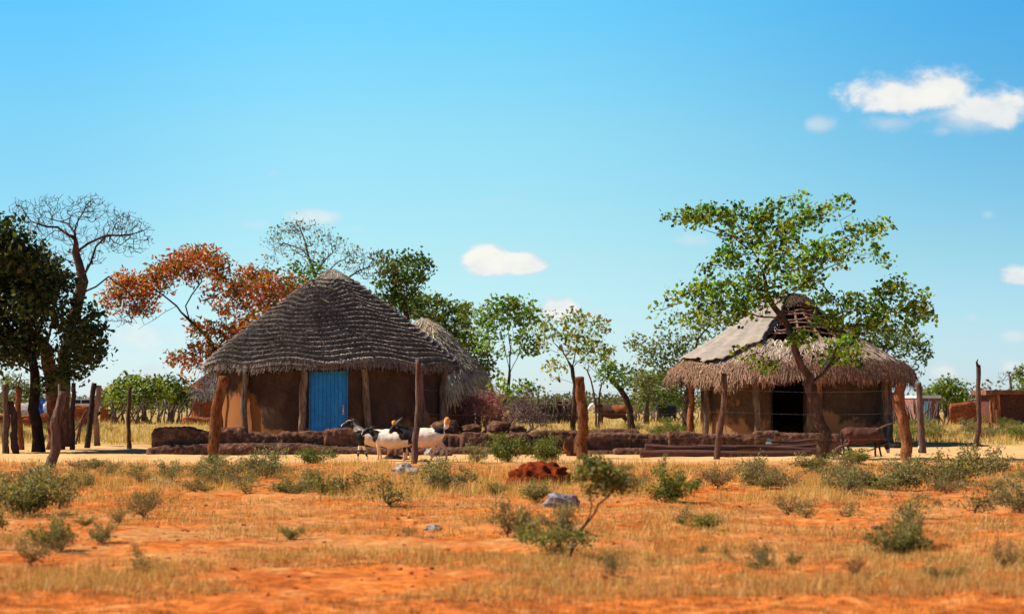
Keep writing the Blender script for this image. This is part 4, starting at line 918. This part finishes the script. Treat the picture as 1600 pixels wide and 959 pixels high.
fpost((100,612),(75,730),16,W_,'forked leaning grey post, nearest post at the left',1,[(0,0),(.35,4),(.6,-2),(1,0)],(1.3,1.15,1.05),.05,fork([(88,662),(84,655),(95,630),(93,600)],.07,.03))
fpost((8,600),(10,709),11,W_,'weathered upright post at the far left edge',2,col=(.9,.8,.75))
fpost((18,627),(26,709),11,W_,'black post leaning left, second from the left edge',3,col=dk)
fpost((28,604),(33,702),10,O_,'brown post with a pale twig on top near the left edge',4,col=(.9,.9,.9),extra=fork([(27,612),(22,625),(30,598),(34,582)],.03,.012))
fpost((113,598),(114,702),8,W_,'straight black post left of the leaning black one',5,col=dk)
fpost((147,598),(136,700),9,W_,'black post leaning right against a pale post',6,col=dk)
fpost((155,602),(153,697),9,W_,'pale grey crooked post beside the black leaning post',7,[(0,0),(.5,-3),(1,0)],(2.2,1.9,1.75))
fpost((204,604),(201,700),7,W_,'thin dark lone post left of the ledged mud wall',8,col=(.75,.65,.62))
fpost((350,588),(331,715),17,O_,'thick brown post leaning right before the ledged mud wall',9,[(0,0),(.5,-2),(1,0)],(.72,.7,.7),tipr=1.0)
fpost((654,561),(646,725),10,W_,'slim grey post standing in front of the right goat',10,[(0,0),(.4,3),(1,0)],(1.25,1.05,.95))
fpost((909,590),(914,716),17,O_,'thick gnarled orange post between the two huts',11,[(0,0),(.3,-3),(.6,2),(1,-3)],(.72,.70,.70),.12)
fpost((1131,583),(1121,717),10,W_,'thin dark post in front of the stacked poles',12,[(0,0),(.5,2),(1,0)],(1.1,.8,.7))
fpost((1407,600),(1418,719),17,O_,'thick crooked orange post right of the torn-roofed hut',13,[(0,0),(.25,3),(.5,-1),(.75,-6),(1,0)],(1.1,1.1,1.1),.08,tipr=.95)
def bands(root, Y, r):
    for nm, z, m_ in (('dark_band', .08, M['dark']), ('white_band', .16, M['canvas'])):
        b = MB(); b.tube([(root.location.x, Y, z-.06), (root.location.x, Y, z+.01)], [r*1.15, r*1.15], 10); b.build(nm, m_, root, True)
fpost((1437,598),(1441,708),11,W_,'grey split post with a white and a black band at its foot',14,col=(1.1,1,1))
def spike(root, Y, r):
    b = MB(); b.tube([at(1528,572,Y), at(1526,566,Y), at(1528,561,Y)], [r*.6, r*.4, r*.15], 6, (.4,.4,.4)); b.build('spike', W_, root, True)
bands([o_ for o_ in bpy.data.objects if o_.get('label', '').startswith('grey split post')][0], dist(708), 5.5*dist(708)/F)
fpost((1528,570),(1524,700),8,W_,'tall thin post with a black pointed tip near the right edge',15,[(0,0),(.3,4),(.6,3),(1,0)],(.9,.75,.7),extra=spike)
# wire strands along the front posts
for i, z in enumerate((.45, .95, 1.4)):
    b = MB(); P = [(X(646,37.4), 37.4, z), (X(914,41), 41.0, z), (X(1121,40.6), 40.6, z+.02), (X(1418,39.7), 39.7, z)]
    Q = []
    for a_, c_ in zip(P[:-1], P[1:]):
        for t_ in np.linspace(0, 1, 8)[:-1]: Q.append((a_[0]+(c_[0]-a_[0])*t_, a_[1]+(c_[1]-a_[1])*t_-.12, a_[2]+(c_[2]-a_[2])*t_-.05*math.sin(math.pi*t_)))
    Q.append((P[-1][0], P[-1][1]-.12, P[-1][2])); b.tube(Q, [.0013]*len(Q), 4)
    tag(b.build('fence_wire', M['wire'], smooth=True, loc=(0, 40, 0)), ['lowest thin wire strung between the front fence posts', 'middle thin wire strung between the front fence posts', 'top thin wire strung between the front fence posts'][i], 'wire', 'wire strands of the front fence')
# stick leaning between left posts
b = MB(); b.tube([at(118,694,50), at(128,655,50), at(136,640,50)], [.03, .03, .02], 6, (1.3,1,.9)); b.tube([at(118,672,50), at(128,655,50)], [.02, .02], 6, (1.3,1,.9)); b.tube([at(128,655,50), at(123,692,50)], [.02, .018], 6, (1.3,1,.9))
tag(b.build('dead_branch', W_, smooth=True, loc=tuple(at(124,692,50))), 'forked dead branch propped between the black posts at the left', 'branch')

# ------------------------------------------------------------------ stacked poles, branch, scraps, rocks
logs = [((1000,709),(1268,708),11,42.3,'long thick dark pole, lowest and nearest of the stack'), ((1008,699),(1150,700),10,42.7,'left-hand dark pole lying on the upper layer of the stack'), ((1090,697),(1274,702),8,42.9,'reddish pole in the middle of the upper layer of the stack'),
        ((1120,703),(1280,695),7,43.1,'slightly tilted pole at the back right of the stack'), ((1205,691),(1284,687),5,43.2,'thin pale pole propped on top of the stack end'), ((1020,712),(1250,711),7,42.6,'half-buried pole under the stack of dark poles')]
for i, (a_, c_, w, Y, lab) in enumerate(logs):
    b = MB(); p0, p1 = at(a_[0], a_[1], Y), at(c_[0], c_[1], Y); r = w/2*Y/F; p0.z = max(p0.z, r*.8); p1.z = max(p1.z, r*.8); P = [p0.lerp(p1, t_)+Vector((0, .02*math.sin(t_*9+i), .015*math.sin(t_*7+i*2))) for t_ in np.linspace(0, 1, 14)]
    b.tube(P, [r*(1-.15*t_) for t_ in np.linspace(0, 1, 14)], 12, (1,1,1), True, .04)
    tag(b.build('pole', M['log'], smooth=False, loc=tuple(p0.lerp(p1, .5))), lab, 'pole', 'poles stacked before the torn-roofed hut')
b = MB(); P = [at(1197,690,43.25), at(1200,684,43.3), at(1216,692,43.3), at(1196,693,43.2)]; b.add([tuple(p) for p in P]+[tuple(p+Vector((.01,.02,-.01))) for p in P], [(0,1,2,3),(7,6,5,4),(0,4,5,1),(1,5,6,2),(2,6,7,3),(3,7,4,0)])
tag(b.build('metal_sheet', M['tin'], loc=tuple(P[0])), 'small torn blue-grey metal sheet standing behind the stacked poles', 'sheet')
b = MB(); Y = 42.5
P = [at(1300,706,Y), at(1312,698,Y), at(1335,690,Y), at(1355,680,Y), at(1372,670,Y), at(1385,664,Y), at(1398,660,Y)]; b.tube(P, [.03,.03,.03,.028,.024,.018,.01], 7, (1.5,1.3,1.2), True, .08)
b.tube([at(1316,696,Y), at(1315,690,Y), at(1313,686,Y)], [.014,.012,.008], 5, (1.5,1.3,1.2)); b.tube([at(1355,705,Y), at(1372,698,Y), at(1392,691,Y)], [.014,.014,.008], 5, (1.5,1.3,1.2))
tag(b.build('dead_branch', W_, smooth=True, loc=tuple(P[0])), 'long curved dead branch leaning on the brown grazing goat', 'branch')
for i, (px, py, r, m_, lab) in enumerate([(1313,705,(.10,.08,.10),'palerock','pale stone at the left foot of the brown grazing goat'), (1325,704,(.09,.08,.08),'palerock','pale stone among scraps under the dead branch'), (1400,712,(.07,.06,.06),'palerock','small white stone right of the brown grazing goat'),
     (1396,700,(.16,.12,.10),'dark','black lump added as dark shade right of the brown grazing goat'),  # black lump added to stand for dark shade beside the goat
     (632,741,(.20,.18,.13),'palerock','pale whitish stone below the foot of the slim grey post'), (690,712,(.19,.16,.16),'brownrock','round brown stone between the right goat hind legs'), (676,711,(.14,.14,.15),'palerock','white stone between the right goat hind legs'),
     (622,717,(.22,.15,.07),'brownrock','flat brown stone under the belly of the middle goat'), (607,716,(.10,.1,.06),'brownrock','small brown stone near the front hooves of the middle goat'), (664,720,(.12,.1,.05),'brownrock','small brown stone right of the slim grey post foot'),
     (880,793,(.20,.15,.17),'rock','angular grey rock in the field below the red soil mound'), (241,752,(.10,.08,.05),'palerock','small white stone in the scrub at the left'), (485,746,(.12,.09,.05),'palerock','white flat stone in the scrub below the blue door'),
     (262,755,(.10,.08,.04),'rock','little dark stone beside the small white one at the left'), (677,824,(.07,.06,.05),'palerock','pinkish half-buried stone in the bare middle field'), (1368,830,(.06,.05,.03),'brownrock','tiny dark stone in the right field')]):
    Y = dist(py); x = X(px, Y); o = lump('rock', M[m_], (x, Y, gz(x, Y)), r, i*4.3+2, amp=.5, sub=3, fr=1.3, smooth=False, facet=True); tag(o, lab, 'rock', 'loose rocks and stones')
Ym = dist(757)
o = lump('soil_mound', M['mound'], (X(843,Ym), Ym, -.02), (.47, .42, .34), 9.7, amp=.22, sub=5, fr=3.2, sink=.1); tag(o, 'red-brown crumbly soil mound in the middle of the field', 'soil mound')
o = lump('soil_mound', M['mound'], (X(890,dist(754)), dist(754), -.02), (.30, .25, .10), 19.7, amp=.5, sub=4, fr=2.2, sink=.1); tag(o, 'low red soil spill right of the taller soil mound', 'soil mound')
b = MB(); Y = dist(712); b.tube([at(890,712,Y), at(887,704,Y), at(881,698,Y), at(882,690,Y)], [.07,.055,.035,.012], 7, (1,1,1), True, .2); b.tube([at(887,706,Y), at(878,706,Y)], [.05,.02], 6); b.tube([at(890,710,Y), at(905,710,Y), at(925,711,Y)], [.05,.045,.03], 6, (.7,.6,.6), True, .1)
tag(b.build('tree_stump', O_, smooth=True, loc=tuple(at(890,712,Y))), 'gnarled reddish root stump left of the thick orange post', 'stump')

# ------------------------------------------------------------------ goats and cattle
def beast(name, label, cat, group, place, scale, parts_fn, colour_fn, face=1, rz=0, voxel=.012):
    """one continuous body: lofted trunk, neck, head and legs fused by a voxel remesh"""
    mb = MB()
    for P, R in parts_fn['body']:
        P = np.array(P, float); R = np.array(R, float); n = 5*(len(P)-1)+1; t = np.linspace(0, len(P)-1, n); k0 = np.arange(len(P)); fr_ = t-np.floor(t); t = np.floor(t) + fr_*fr_*(3-2*fr_)*.5 + fr_*.5
        Pi = np.stack([np.interp(t, k0, P[:, c]) for c in range(3)], 1)
        if R.ndim == 1: R = np.stack([R, R], 1)
        Ri = np.stack([np.interp(t, k0, R[:, c]) for c in range(2)], 1)
        mb.tube(Pi, Ri, 22)
    me0 = bpy.data.meshes.new('tmp'); me0.from_pydata((np.concatenate(mb.v)).tolist(), [], mb.f)
    ob = bpy.data.objects.new('tmp', me0); COL.objects.link(ob)
    m1 = ob.modifiers.new('r', 'REMESH'); m1.mode = 'VOXEL'; m1.voxel_size = voxel
    m2 = ob.modifiers.new('s', 'SMOOTH'); m2.factor = .5; m2.iterations = 6
    dg = bpy.context.evaluated_depsgraph_get(); me = bpy.data.meshes.new_from_object(ob.evaluated_get(dg)); bpy.data.objects.remove(ob)
    me.name = 'body'; nv = len(me.vertices); co = np.zeros(nv*3); me.vertices.foreach_get('co', co); co = co.reshape(-1, 3)
    bumpy = np.array([.013*mnoise.noise(Vector(p)*9) + .004*mnoise.noise(Vector(p)*40) for p in co]); nrm_ = np.array([v.normal[:] for v in me.vertices]); co = co + nrm_*bumpy[:, None]*np.clip((co[:, 2:3]-.2)*4, .1, 1); me.vertices.foreach_set('co', co.ravel()); me.update()
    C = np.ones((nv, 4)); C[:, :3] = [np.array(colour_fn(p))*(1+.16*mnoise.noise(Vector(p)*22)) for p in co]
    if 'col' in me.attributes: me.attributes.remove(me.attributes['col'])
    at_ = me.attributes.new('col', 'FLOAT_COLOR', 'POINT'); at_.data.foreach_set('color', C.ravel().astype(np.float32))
    me.polygons.foreach_set('use_smooth', [True]*len(me.polygons)); me.materials.clear(); me.materials.append(M['coat'])
    root = empty(name, place, label, cat, group, rz); root.scale = (scale*face, scale, scale)
    o = bpy.data.objects.new('body', me); COL.objects.link(o); o.parent = root
    for nm, mat, specs in parts_fn['extra']:
        for P, R, cl_ in specs:
            b = MB(); b.tube(P, R, 7, cl_); q = b.build(nm, mat, None, True); q.parent = root
    return root
WH, BK, OG = (.80,.70,.60), (.014,.012,.014), (.75,.30,.07)
def dust_bounce(z):  # warm ground bounce and reddish dust, both painted into the lower coat
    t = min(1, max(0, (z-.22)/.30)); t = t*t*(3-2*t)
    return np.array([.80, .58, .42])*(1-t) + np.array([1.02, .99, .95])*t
def goat_parts(neck, head, front, hind, tail, horns, ears, dx=0):
    trunk = ([(-.37,0,.49),(-.29,0,.465),(-.15,0,.435),(0,0,.412),(.15,0,.42),(.27,0,.465),(.35,0,.495),(.40,0,.51)], [(.075,.11),(.12,.172),(.15,.195),(.17,.208),(.165,.20),(.135,.17),(.10,.128),(.05,.06)])
    # tube's two radii: first across (horizontal), second vertical
    body = [trunk, neck, head]
    for (ox, side) in front:
        s_ = side*.085; body.append(([(-.27,s_*.8,.47),(-.27+ox*.2,s_,.32),(-.275+ox*.5,s_,.23),(-.27+ox*.8,s_,.12),(-.27+ox,s_,.035),(-.29+ox,s_,.004)], [.075,.048,.030,.021,.023,.027]))
    for (ox, side) in hind:
        s_ = side*.085; body.append(([(.27,s_*.7,.48),(.24+ox*.3,s_,.35),(.31+ox*.6,s_,.265),(.355+ox*.8,s_,.20),(.34+ox*.9,s_,.10),(.33+ox,s_,.035),(.31+ox,s_,.004)], [.115,.082,.042,.028,.021,.023,.027]))
    body.append(tail)
    ex = [('ear', M['coat'], [(e, [.018,.024,.006], BK) for e in ears]), ('horn', M['horn'], [(h, [.018,.014,.005], (1,1,1)) for h in horns])]
    return {'body': body, 'extra': ex}
YG1, YG2, YG3 = 40.6, 39.9, 39.1
# goat 1: alert, black head with white blaze
g1 = goat_parts(([(-.28,0,.52),(-.37,0,.60),(-.46,0,.68)], [(.09,.12),(.065,.085),(.052,.062)]), ([(-.44,0,.70),(-.52,0,.705),(-.60,0,.67),(-.66,0,.635)], [(.055,.062),(.06,.068),(.043,.052),(.032,.038)]),
    [(-.08,1),(.12,-1)], [(.05,1),(-.10,-1)], ([(.38,0,.56),(.39,0,.65),(.37,0,.72),(.35,0,.76)], [.028,.045,.055,.03]), [[(-.47,.02,.745),(-.42,.025,.775),(-.39,.03,.785)], [(-.47,-.02,.745),(-.42,-.025,.775),(-.39,-.03,.785)]], [[(-.47,-.05,.70),(-.43,-.085,.66),(-.42,-.09,.61)], [(-.47,.05,.70),(-.43,.085,.66),(-.42,.09,.61)]])
def c1(p):
    x, y, z = p; n = .04*mnoise.noise(Vector((x*9, y*9, z*9)))
    if x < -.42+n: return WH if (abs(y) < .022+.01*n and z > .645+ (x+.6)*.35) or x < -.655 else BK
    if x > .30 and z > .625: return OG
    if z < .15 and x < 0: return WH if z < .06 or z > .13 else BK
    if x+n < -.20 and z < .60 and x > -.40 and z > .26: return BK if z < .56+n else WH
    if z < .26 and x < -.05: return BK if z < .18 else WH
    return tuple(np.array(WH)*dust_bounce(z))
beast('goat', 'leftmost goat, head raised, black head and shoulders with white face stripe', 'goat', 'goats walking past the low wall', (X(587,YG1), YG1, 0), 1.04, g1, c1)
g2 = goat_parts(([(-.28,0,.50),(-.36,0,.55),(-.43,0,.60)], [(.10,.13),(.08,.10),(.06,.07)]), ([(-.42,0,.62),(-.49,0,.615),(-.56,0,.56),(-.60,0,.51)], [(.055,.062),(.06,.068),(.043,.052),(.032,.038)]),
    [(0,1),(.07,-1)], [(.06,1),(-.02,-1)], ([(.38,0,.56),(.42,0,.58),(.44,0,.55)], [.025,.03,.02]), [[(-.44,.02,.655),(-.39,.025,.685),(-.34,.03,.70)], [(-.44,-.02,.655),(-.39,-.025,.685),(-.34,-.03,.70)]], [[(-.44,-.05,.61),(-.40,-.08,.57),(-.39,-.085,.52)], [(-.44,.05,.61),(-.40,.08,.57),(-.39,.085,.52)]])
def c2(p):
    x, y, z = p; n = .05*mnoise.noise(Vector((x*8+4, y*8, z*8)))
    if x < -.42: return WH if (abs(y) < .02 and z > .5 + (x+.55)*.6 and x < -.5) else BK
    if x < -.20+n-(.62-z)*.45: return BK
    return tuple(np.array(WH)*dust_bounce(z+.02))
beast('goat', 'middle goat, cream body with black head and neck, behind the horned one', 'goat', 'goats walking past the low wall', (X(612,YG2), YG2, 0), .97, g2, c2)
g3 = goat_parts(([(-.28,0,.50),(-.36,0,.54),(-.43,0,.57)], [(.11,.14),(.085,.11),(.06,.075)]), ([(-.42,0,.59),(-.47,-.02,.58),(-.52,-.06,.53),(-.545,-.09,.485)], [(.055,.062),(.06,.068),(.043,.052),(.032,.038)]),
    [(.10,1),(-.03,-1)], [(.10,1),(-.16,-1)], ([(.38,0,.57),(.43,0,.61),(.43,0,.68),(.45,0,.74),(.46,0,.77)], [.03,.042,.055,.05,.02]), [[(-.46,-.01,.63),(-.41,-.02,.70),(-.33,-.03,.78)], [(-.45,-.05,.62),(-.40,-.06,.69),(-.315,-.075,.77)]], [[(-.44,-.07,.60),(-.40,-.11,.58),(-.38,-.13,.54)], [(-.44,.05,.59),(-.40,.09,.56),(-.39,.10,.51)]])
def c3(p):
    x, y, z = p; n = .05*mnoise.noise(Vector((x*7+9, y*7, z*7)))
    if x > .40 and z > .64: return OG
    if x > .395 and z > .55: return WH
    if .21+n < x < .39 and z > .50+n: return BK
    if x < -.42: return BK if z > .51 or abs(y+.06) > .04 else WH
    if x < -.08+n and z > .42+n+(x+.1)*.35: return BK
    if -.24+n < x < -.10+n and z > .30: return BK
    if x < -.15 and .16 < z < .25: return BK
    return tuple(np.array(WH)*dust_bounce(z))
beast('goat', 'rightmost goat with a long horn, white body, black shoulders and rump patch', 'goat', 'goats walking past the low wall', (X(659,YG3), YG3, 0), 1.13, g3, c3)
g4 = goat_parts(([(-.28,0,.48),(-.36,0,.42),(-.42,0,.34),(-.45,0,.27)], [(.10,.13),(.075,.10),(.06,.075),(.05,.06)]), ([(-.44,0,.30),(-.48,0,.22),(-.51,0,.13),(-.52,0,.07)], [(.055,.06),(.055,.062),(.042,.05),(.032,.038)]),
    [(0,1),(-.08,-1)], [(.03,1),(-.06,-1)], ([(.38,0,.55),(.42,0,.50),(.43,0,.40)], [.028,.026,.02]), [[(-.44,.03,.33),(-.40,.05,.36),(-.36,.05,.36)], [(-.44,-.03,.33),(-.40,-.05,.36),(-.36,-.05,.36)]], [[(-.43,-.05,.29),(-.40,-.10,.27),(-.39,-.12,.23)], [(-.43,.05,.29),(-.40,.10,.27),(-.39,.12,.23)]])
def c4(p):
    x, y, z = p
    if x < -.47 and z < .14: return (.6, .52, .45)
    return (.10, .036, .022) if z > .30 else (.05, .022, .016)  # legs and belly coloured darker, shadow painted into the coat
beast('goat', 'dark brown goat grazing head down beside the right end of the low wall', 'goat', 'goats walking past the low wall', (X(1346,42.6), 42.6, 0), 1.06, g4, c4, face=-1)
# cattle in the distance
cow_parts = goat_parts(([(-.28,0,.53),(-.37,0,.55),(-.44,0,.57)], [(.11,.15),(.08,.12),(.065,.085)]), ([(-.43,0,.60),(-.49,0,.57),(-.55,0,.51),(-.58,0,.46)], [(.055,.06),(.058,.062),(.045,.05),(.036,.04)]),
    [(0,1),(.05,-1)], [(.04,1),(-.04,-1)], ([(.39,0,.57),(.42,0,.45),(.42,0,.25)], [.02,.014,.018]), [[(-.45,.04,.64),(-.44,.10,.68),(-.43,.11,.73)], [(-.45,-.04,.64),(-.44,-.10,.68),(-.43,-.11,.73)]], [[(-.44,-.06,.61),(-.43,-.12,.60),(-.43,-.15,.58)], [(-.44,.06,.61),(-.43,.12,.60),(-.43,.15,.58)]])
BR = (.30,.085,.025)
def cc1(p):
    x, y, z = p
    if x < -.40: return (.8,.75,.68)
    if z < .22: return (.10,.04,.03)
    return BR if (x > .0 and z > .46+.12*mnoise.noise(Vector(p)*5)) else (.075,.03,.02)
beast('cow', 'dark brown and rust cow with a white face, grazing between the huts', 'cow', 'cattle grazing in the distance', (X(956,97), 97, -.2), 2.0, cow_parts, cc1, voxel=.02)
beast('cow', 'black cow lying low in the distant grass left of the torn-roofed hut', 'cow', 'cattle grazing in the distance', (X(1041,105), 105, -.15), 1.9, cow_parts, lambda p: (.02,.02,.024), rz=1.0, voxel=.02)

# ------------------------------------------------------------------ far buildings, fences, vehicles
def stick_fence(label, knots, Y, hpx, n, seed, mat, lean=.15, cat='fence', name='stick_fence', rail=False, r=.05):
    rs = np.random.default_rng(seed); px0, px1 = knots; root = empty(name, (X((px0+px1)/2, Y), Y, 0), label, cat)
    for i in range(n):
        px = px0+(px1-px0)*(i+rs.uniform(-.3, .3))/n; h = hpx*Y/F*rs.uniform(.65, 1.25); x = X(px, Y); b = MB(); y = Y+rs.normal(0, .3)
        crooked(b, (x, y, -.1), (x+rs.normal(0, lean), y, h), r*rs.uniform(.6, 1.4), r*.6, 5, .15, 5, tuple([rs.uniform(.7, 1.3)]*3), .05, i+seed); b.build('stick', mat, root, True)
    if rail:
        for z in (.35, .8):
            b = MB(); crooked(b, (X(px0, Y), Y-.35, z*hpx*Y/F), (X(px1, Y), Y-.35, z*hpx*Y/F), .04, .04, 20, .3, 5); b.build('rail', mat, root, True)
stick_fence('kraal fence of upright sticks between the two huts, left of the brown cow', (806, 905), 103, 36, 60, 3, M['wood'], .1, rail=True)
stick_fence('sparse stick fence with sky showing through, under the distant grove', (175, 292), 100, 34, 34, 4, M['wood'], .35, rail=False)
stick_fence('thin stick fence running right of the torn-roofed hut', (1385, 1480), 96, 34, 30, 5, M['wood'], .2)
stick_fence('low fence of sticks left of the yellow-green distant tree', (985, 1090), 112, 16, 36, 6, M['wood'], .15)
b = MB()
for px0, px1, pt in ((868, 905, 628), (820, 868, 637)):
    Y = 104; h = CAMH-(pt-HOR)*Y/F; b.box(((X(px0,Y)+X(px1,Y))/2, Y, h/2), ((X(px1,Y)-X(px0,Y))/2, .08, h/2), jit=.05)
tag(b.build('board_screen', M['darkmud'], loc=(X(862,104), 104, 0)), 'dark board screen set in the kraal of sticks between the huts', 'screen')
def block_house(name, label, px0, px1, ptop, Y, depth, mat, roofm=None, over=.15, cat='house', roof_px=3, extras=None, group=None):
    root = empty(name, (X((px0+px1)/2, Y), Y, 0), label, cat, group); h = CAMH-(ptop-HOR)*Y/F; w = (X(px1,Y)-X(px0,Y))/2; cx = X((px0+px1)/2, Y)
    import bmesh
    b = MB(); b.box((cx, Y+depth/2, h/2-.05), (w, depth/2, h/2+.05)); wl = b.build('wall', mat, root)
    if roofm:
        b = MB(); hr = roof_px*Y/F; b.box((cx, Y+depth/2-.05, h+hr/2+.01), (w+over, depth/2+over, hr/2), jit=.03); b.build('roof', roofm, root)
    return root, h, w, cx
r_, h, w, cx = block_house('mud_house', 'flat-roofed dark mud house cut by the right edge', 1556, 1660, 616, 92, 3.5, M['darkmud'], M['rust'], .35, roof_px=7)
for i, (px, c_) in enumerate([(1547,(1,1,1)), (1551,(1.5,1.4,1.3)), (1558,(2.2,1.7,1.4))]):
    b = MB(); crooked(b, (X(px,91.6), 91.55, -.1), (X(px,91.6), 91.55, 1.5), .08, .07, 8, .06, 7, c_, seed=i); b.build('post', M['orangewood'], r_, True)
b = MB(); b.box((X(1549,92), 92.0, 1.56), (.45, .6, .10), jit=.03); b.build('porch_roof', M['rust'], r_)
o = MB(); wall_px(o, [(1480,640),(1484,632),(1500,629),(1520,627),(1528,628),(1534,645)], 100, .5, seed=40, amp=.08, step=.2)
tag(o.build('ruined_mud_wall', M['redmud'], smooth=True, loc=(X(1505,100), 100, 0)), 'broken orange-red mud wall left of the tall thin post at the right', 'wall')
b = MB(); 
for j in range(5):
    b.tube([at(1536+j*3, 652, 98), at(1534+j*4, 632-j, 98)], [.05, .035], 5, (2,1.9,1.9))
b.tube([at(1530,634,98), at(1556,628,98)], [.05,.04], 5, (2,1.9,1.9)); b.tube([at(1512,626,98), at(1540,622,98), at(1556,620,98)], [.06,.06,.05], 5, (1.6,1.5,1.5))
tag(b.build('pole_shelter', W_, smooth=True, loc=tuple(at(1540,652,98))), 'rickety pale pole frame between the red wall and the dark mud house', 'frame')
r_, h, w, cx = block_house('brick_house', 'pinkish far house with a pale tin roof, just right of the banded post', 1432, 1466, 622, 118, 4, M['pinkwall'], M['white'], .1, roof_px=5)
b = MB(); b.box((X(1453,117), 117.9, .6), (.22, .04, .55)); b.build('door', M['paleblue'], r_)
r_, h, w, cx = block_house('brick_house', 'dark red far house seen under the right eave of the torn-roofed hut', 1376, 1404, 616, 112, 4, M['pinkwall'], M['rust'], .1, roof_px=3)
b = MB(); b.tube([at(1388,655,90), at(1387,640,90), at(1389,633,90), at(1393,632,90)], [.06,.06,.055,.05], 7, (1,1,1)); tag(b.build('bent_pipe', M['white'], smooth=True, loc=tuple(at(1388,655,90))), 'pale pipe bent over at the top, under the right eave of the torn-roofed hut', 'pipe')
r_, h, w, cx = block_house('mud_shed', 'small dark red shed with a dark rounded roof behind the pale crooked post', 158, 172, 634, 108, 2, M['redmud'])
b = MB(); P = [(X(165,108)-.62+1.24*i/10, 109, 0) for i in range(11)]
V = []; 
for yy in (107.8, 110.2):
    for i in range(11):
        a_ = math.pi*i/10; V.append((X(165,108)-.75*math.cos(a_), yy, h+.62*math.sin(a_)))
b.add(V, [(i, i+1, 12+i, 11+i) for i in range(10)]+[tuple(range(10,-1,-1)), tuple(range(11,22))]); b.build('roof', M['wire'], r_)
o = MB()
wall_px(o, [(-30,650),(0,648),(30,651),(60,648),(80,645),(90,650),(118,633),(150,634)], 88, .3, seed=50, amp=.10, step=.15)
tag(o.build('red_mud_wall', M['redmud'], smooth=True, loc=(X(60,88), 88, 0)), 'far dark red wall behind the black posts at the left', 'wall')
# parked pickup roof and tents behind the red wall
def car(px, Y, label):
    s = Y/F; root = empty('parked_car', (X(px, Y), Y, 0), label, 'car'); root.scale = (.8, 1, .8); x = X(px, Y)
    b = MB(); prof = [(-2.1,.45),(-2.1,.95),(-1.5,1.05),(-.9,1.1),(-.45,1.62),(1.2,1.66),(1.75,1.12),(2.1,1.05),(2.1,.45)]; n = len(prof)
    V = [(x+a_, Y-.85, z_) for a_, z_ in prof]+[(x+a_, Y+.85, z_) for a_, z_ in prof]; b.add(V, [tuple(range(n)), tuple(range(2*n-1, n-1, -1))]+[(i, n+i, n+(i+1) % n, (i+1) % n) for i in range(n)]); b.build('body', M['white'], root)
    b = MB()
    for u0, u1 in ((-.65,.2),(.28,1.2)): b.box((x+(u0+u1)/2, Y-.853, 1.36), ((u1-u0)/2, .01, .17))
    b.build('side_windows', M['dark'], root)
    for sx in (-1.3, 1.3):
        for sy in (-.8, .8):
            b = MB(); b.tube([(x+sx, Y+sy-.1, .34), (x+sx, Y+sy+.1, .34)], [.34,.34], 16); b.build('wheel', M['dark'], root)
car(128, 150, 'white car parked behind the far red wall at the left')
for px, w, z, m_, lab, c_ in [(45, 1.0, 1.15, 'canvas', 'pale canvas heap behind the far red wall at the left', 'canvas heap'), (67, .35, 1.35, 'blue', 'bright blue tarp bundle behind the far red wall', 'tarp'), (77, .4, 1.2, 'white', 'white cloth bundle beside the blue tarp behind the red wall', 'cloth')]:
    Y = 92; o = lump('covered_heap', M[m_], (X(px, Y), Y, .4), (w, .5, z-.4), px, amp=.3, sink=1, sub=3); tag(o, lab, c_)
print('objects', len(bpy.data.objects))
S.render.film_transparent = False
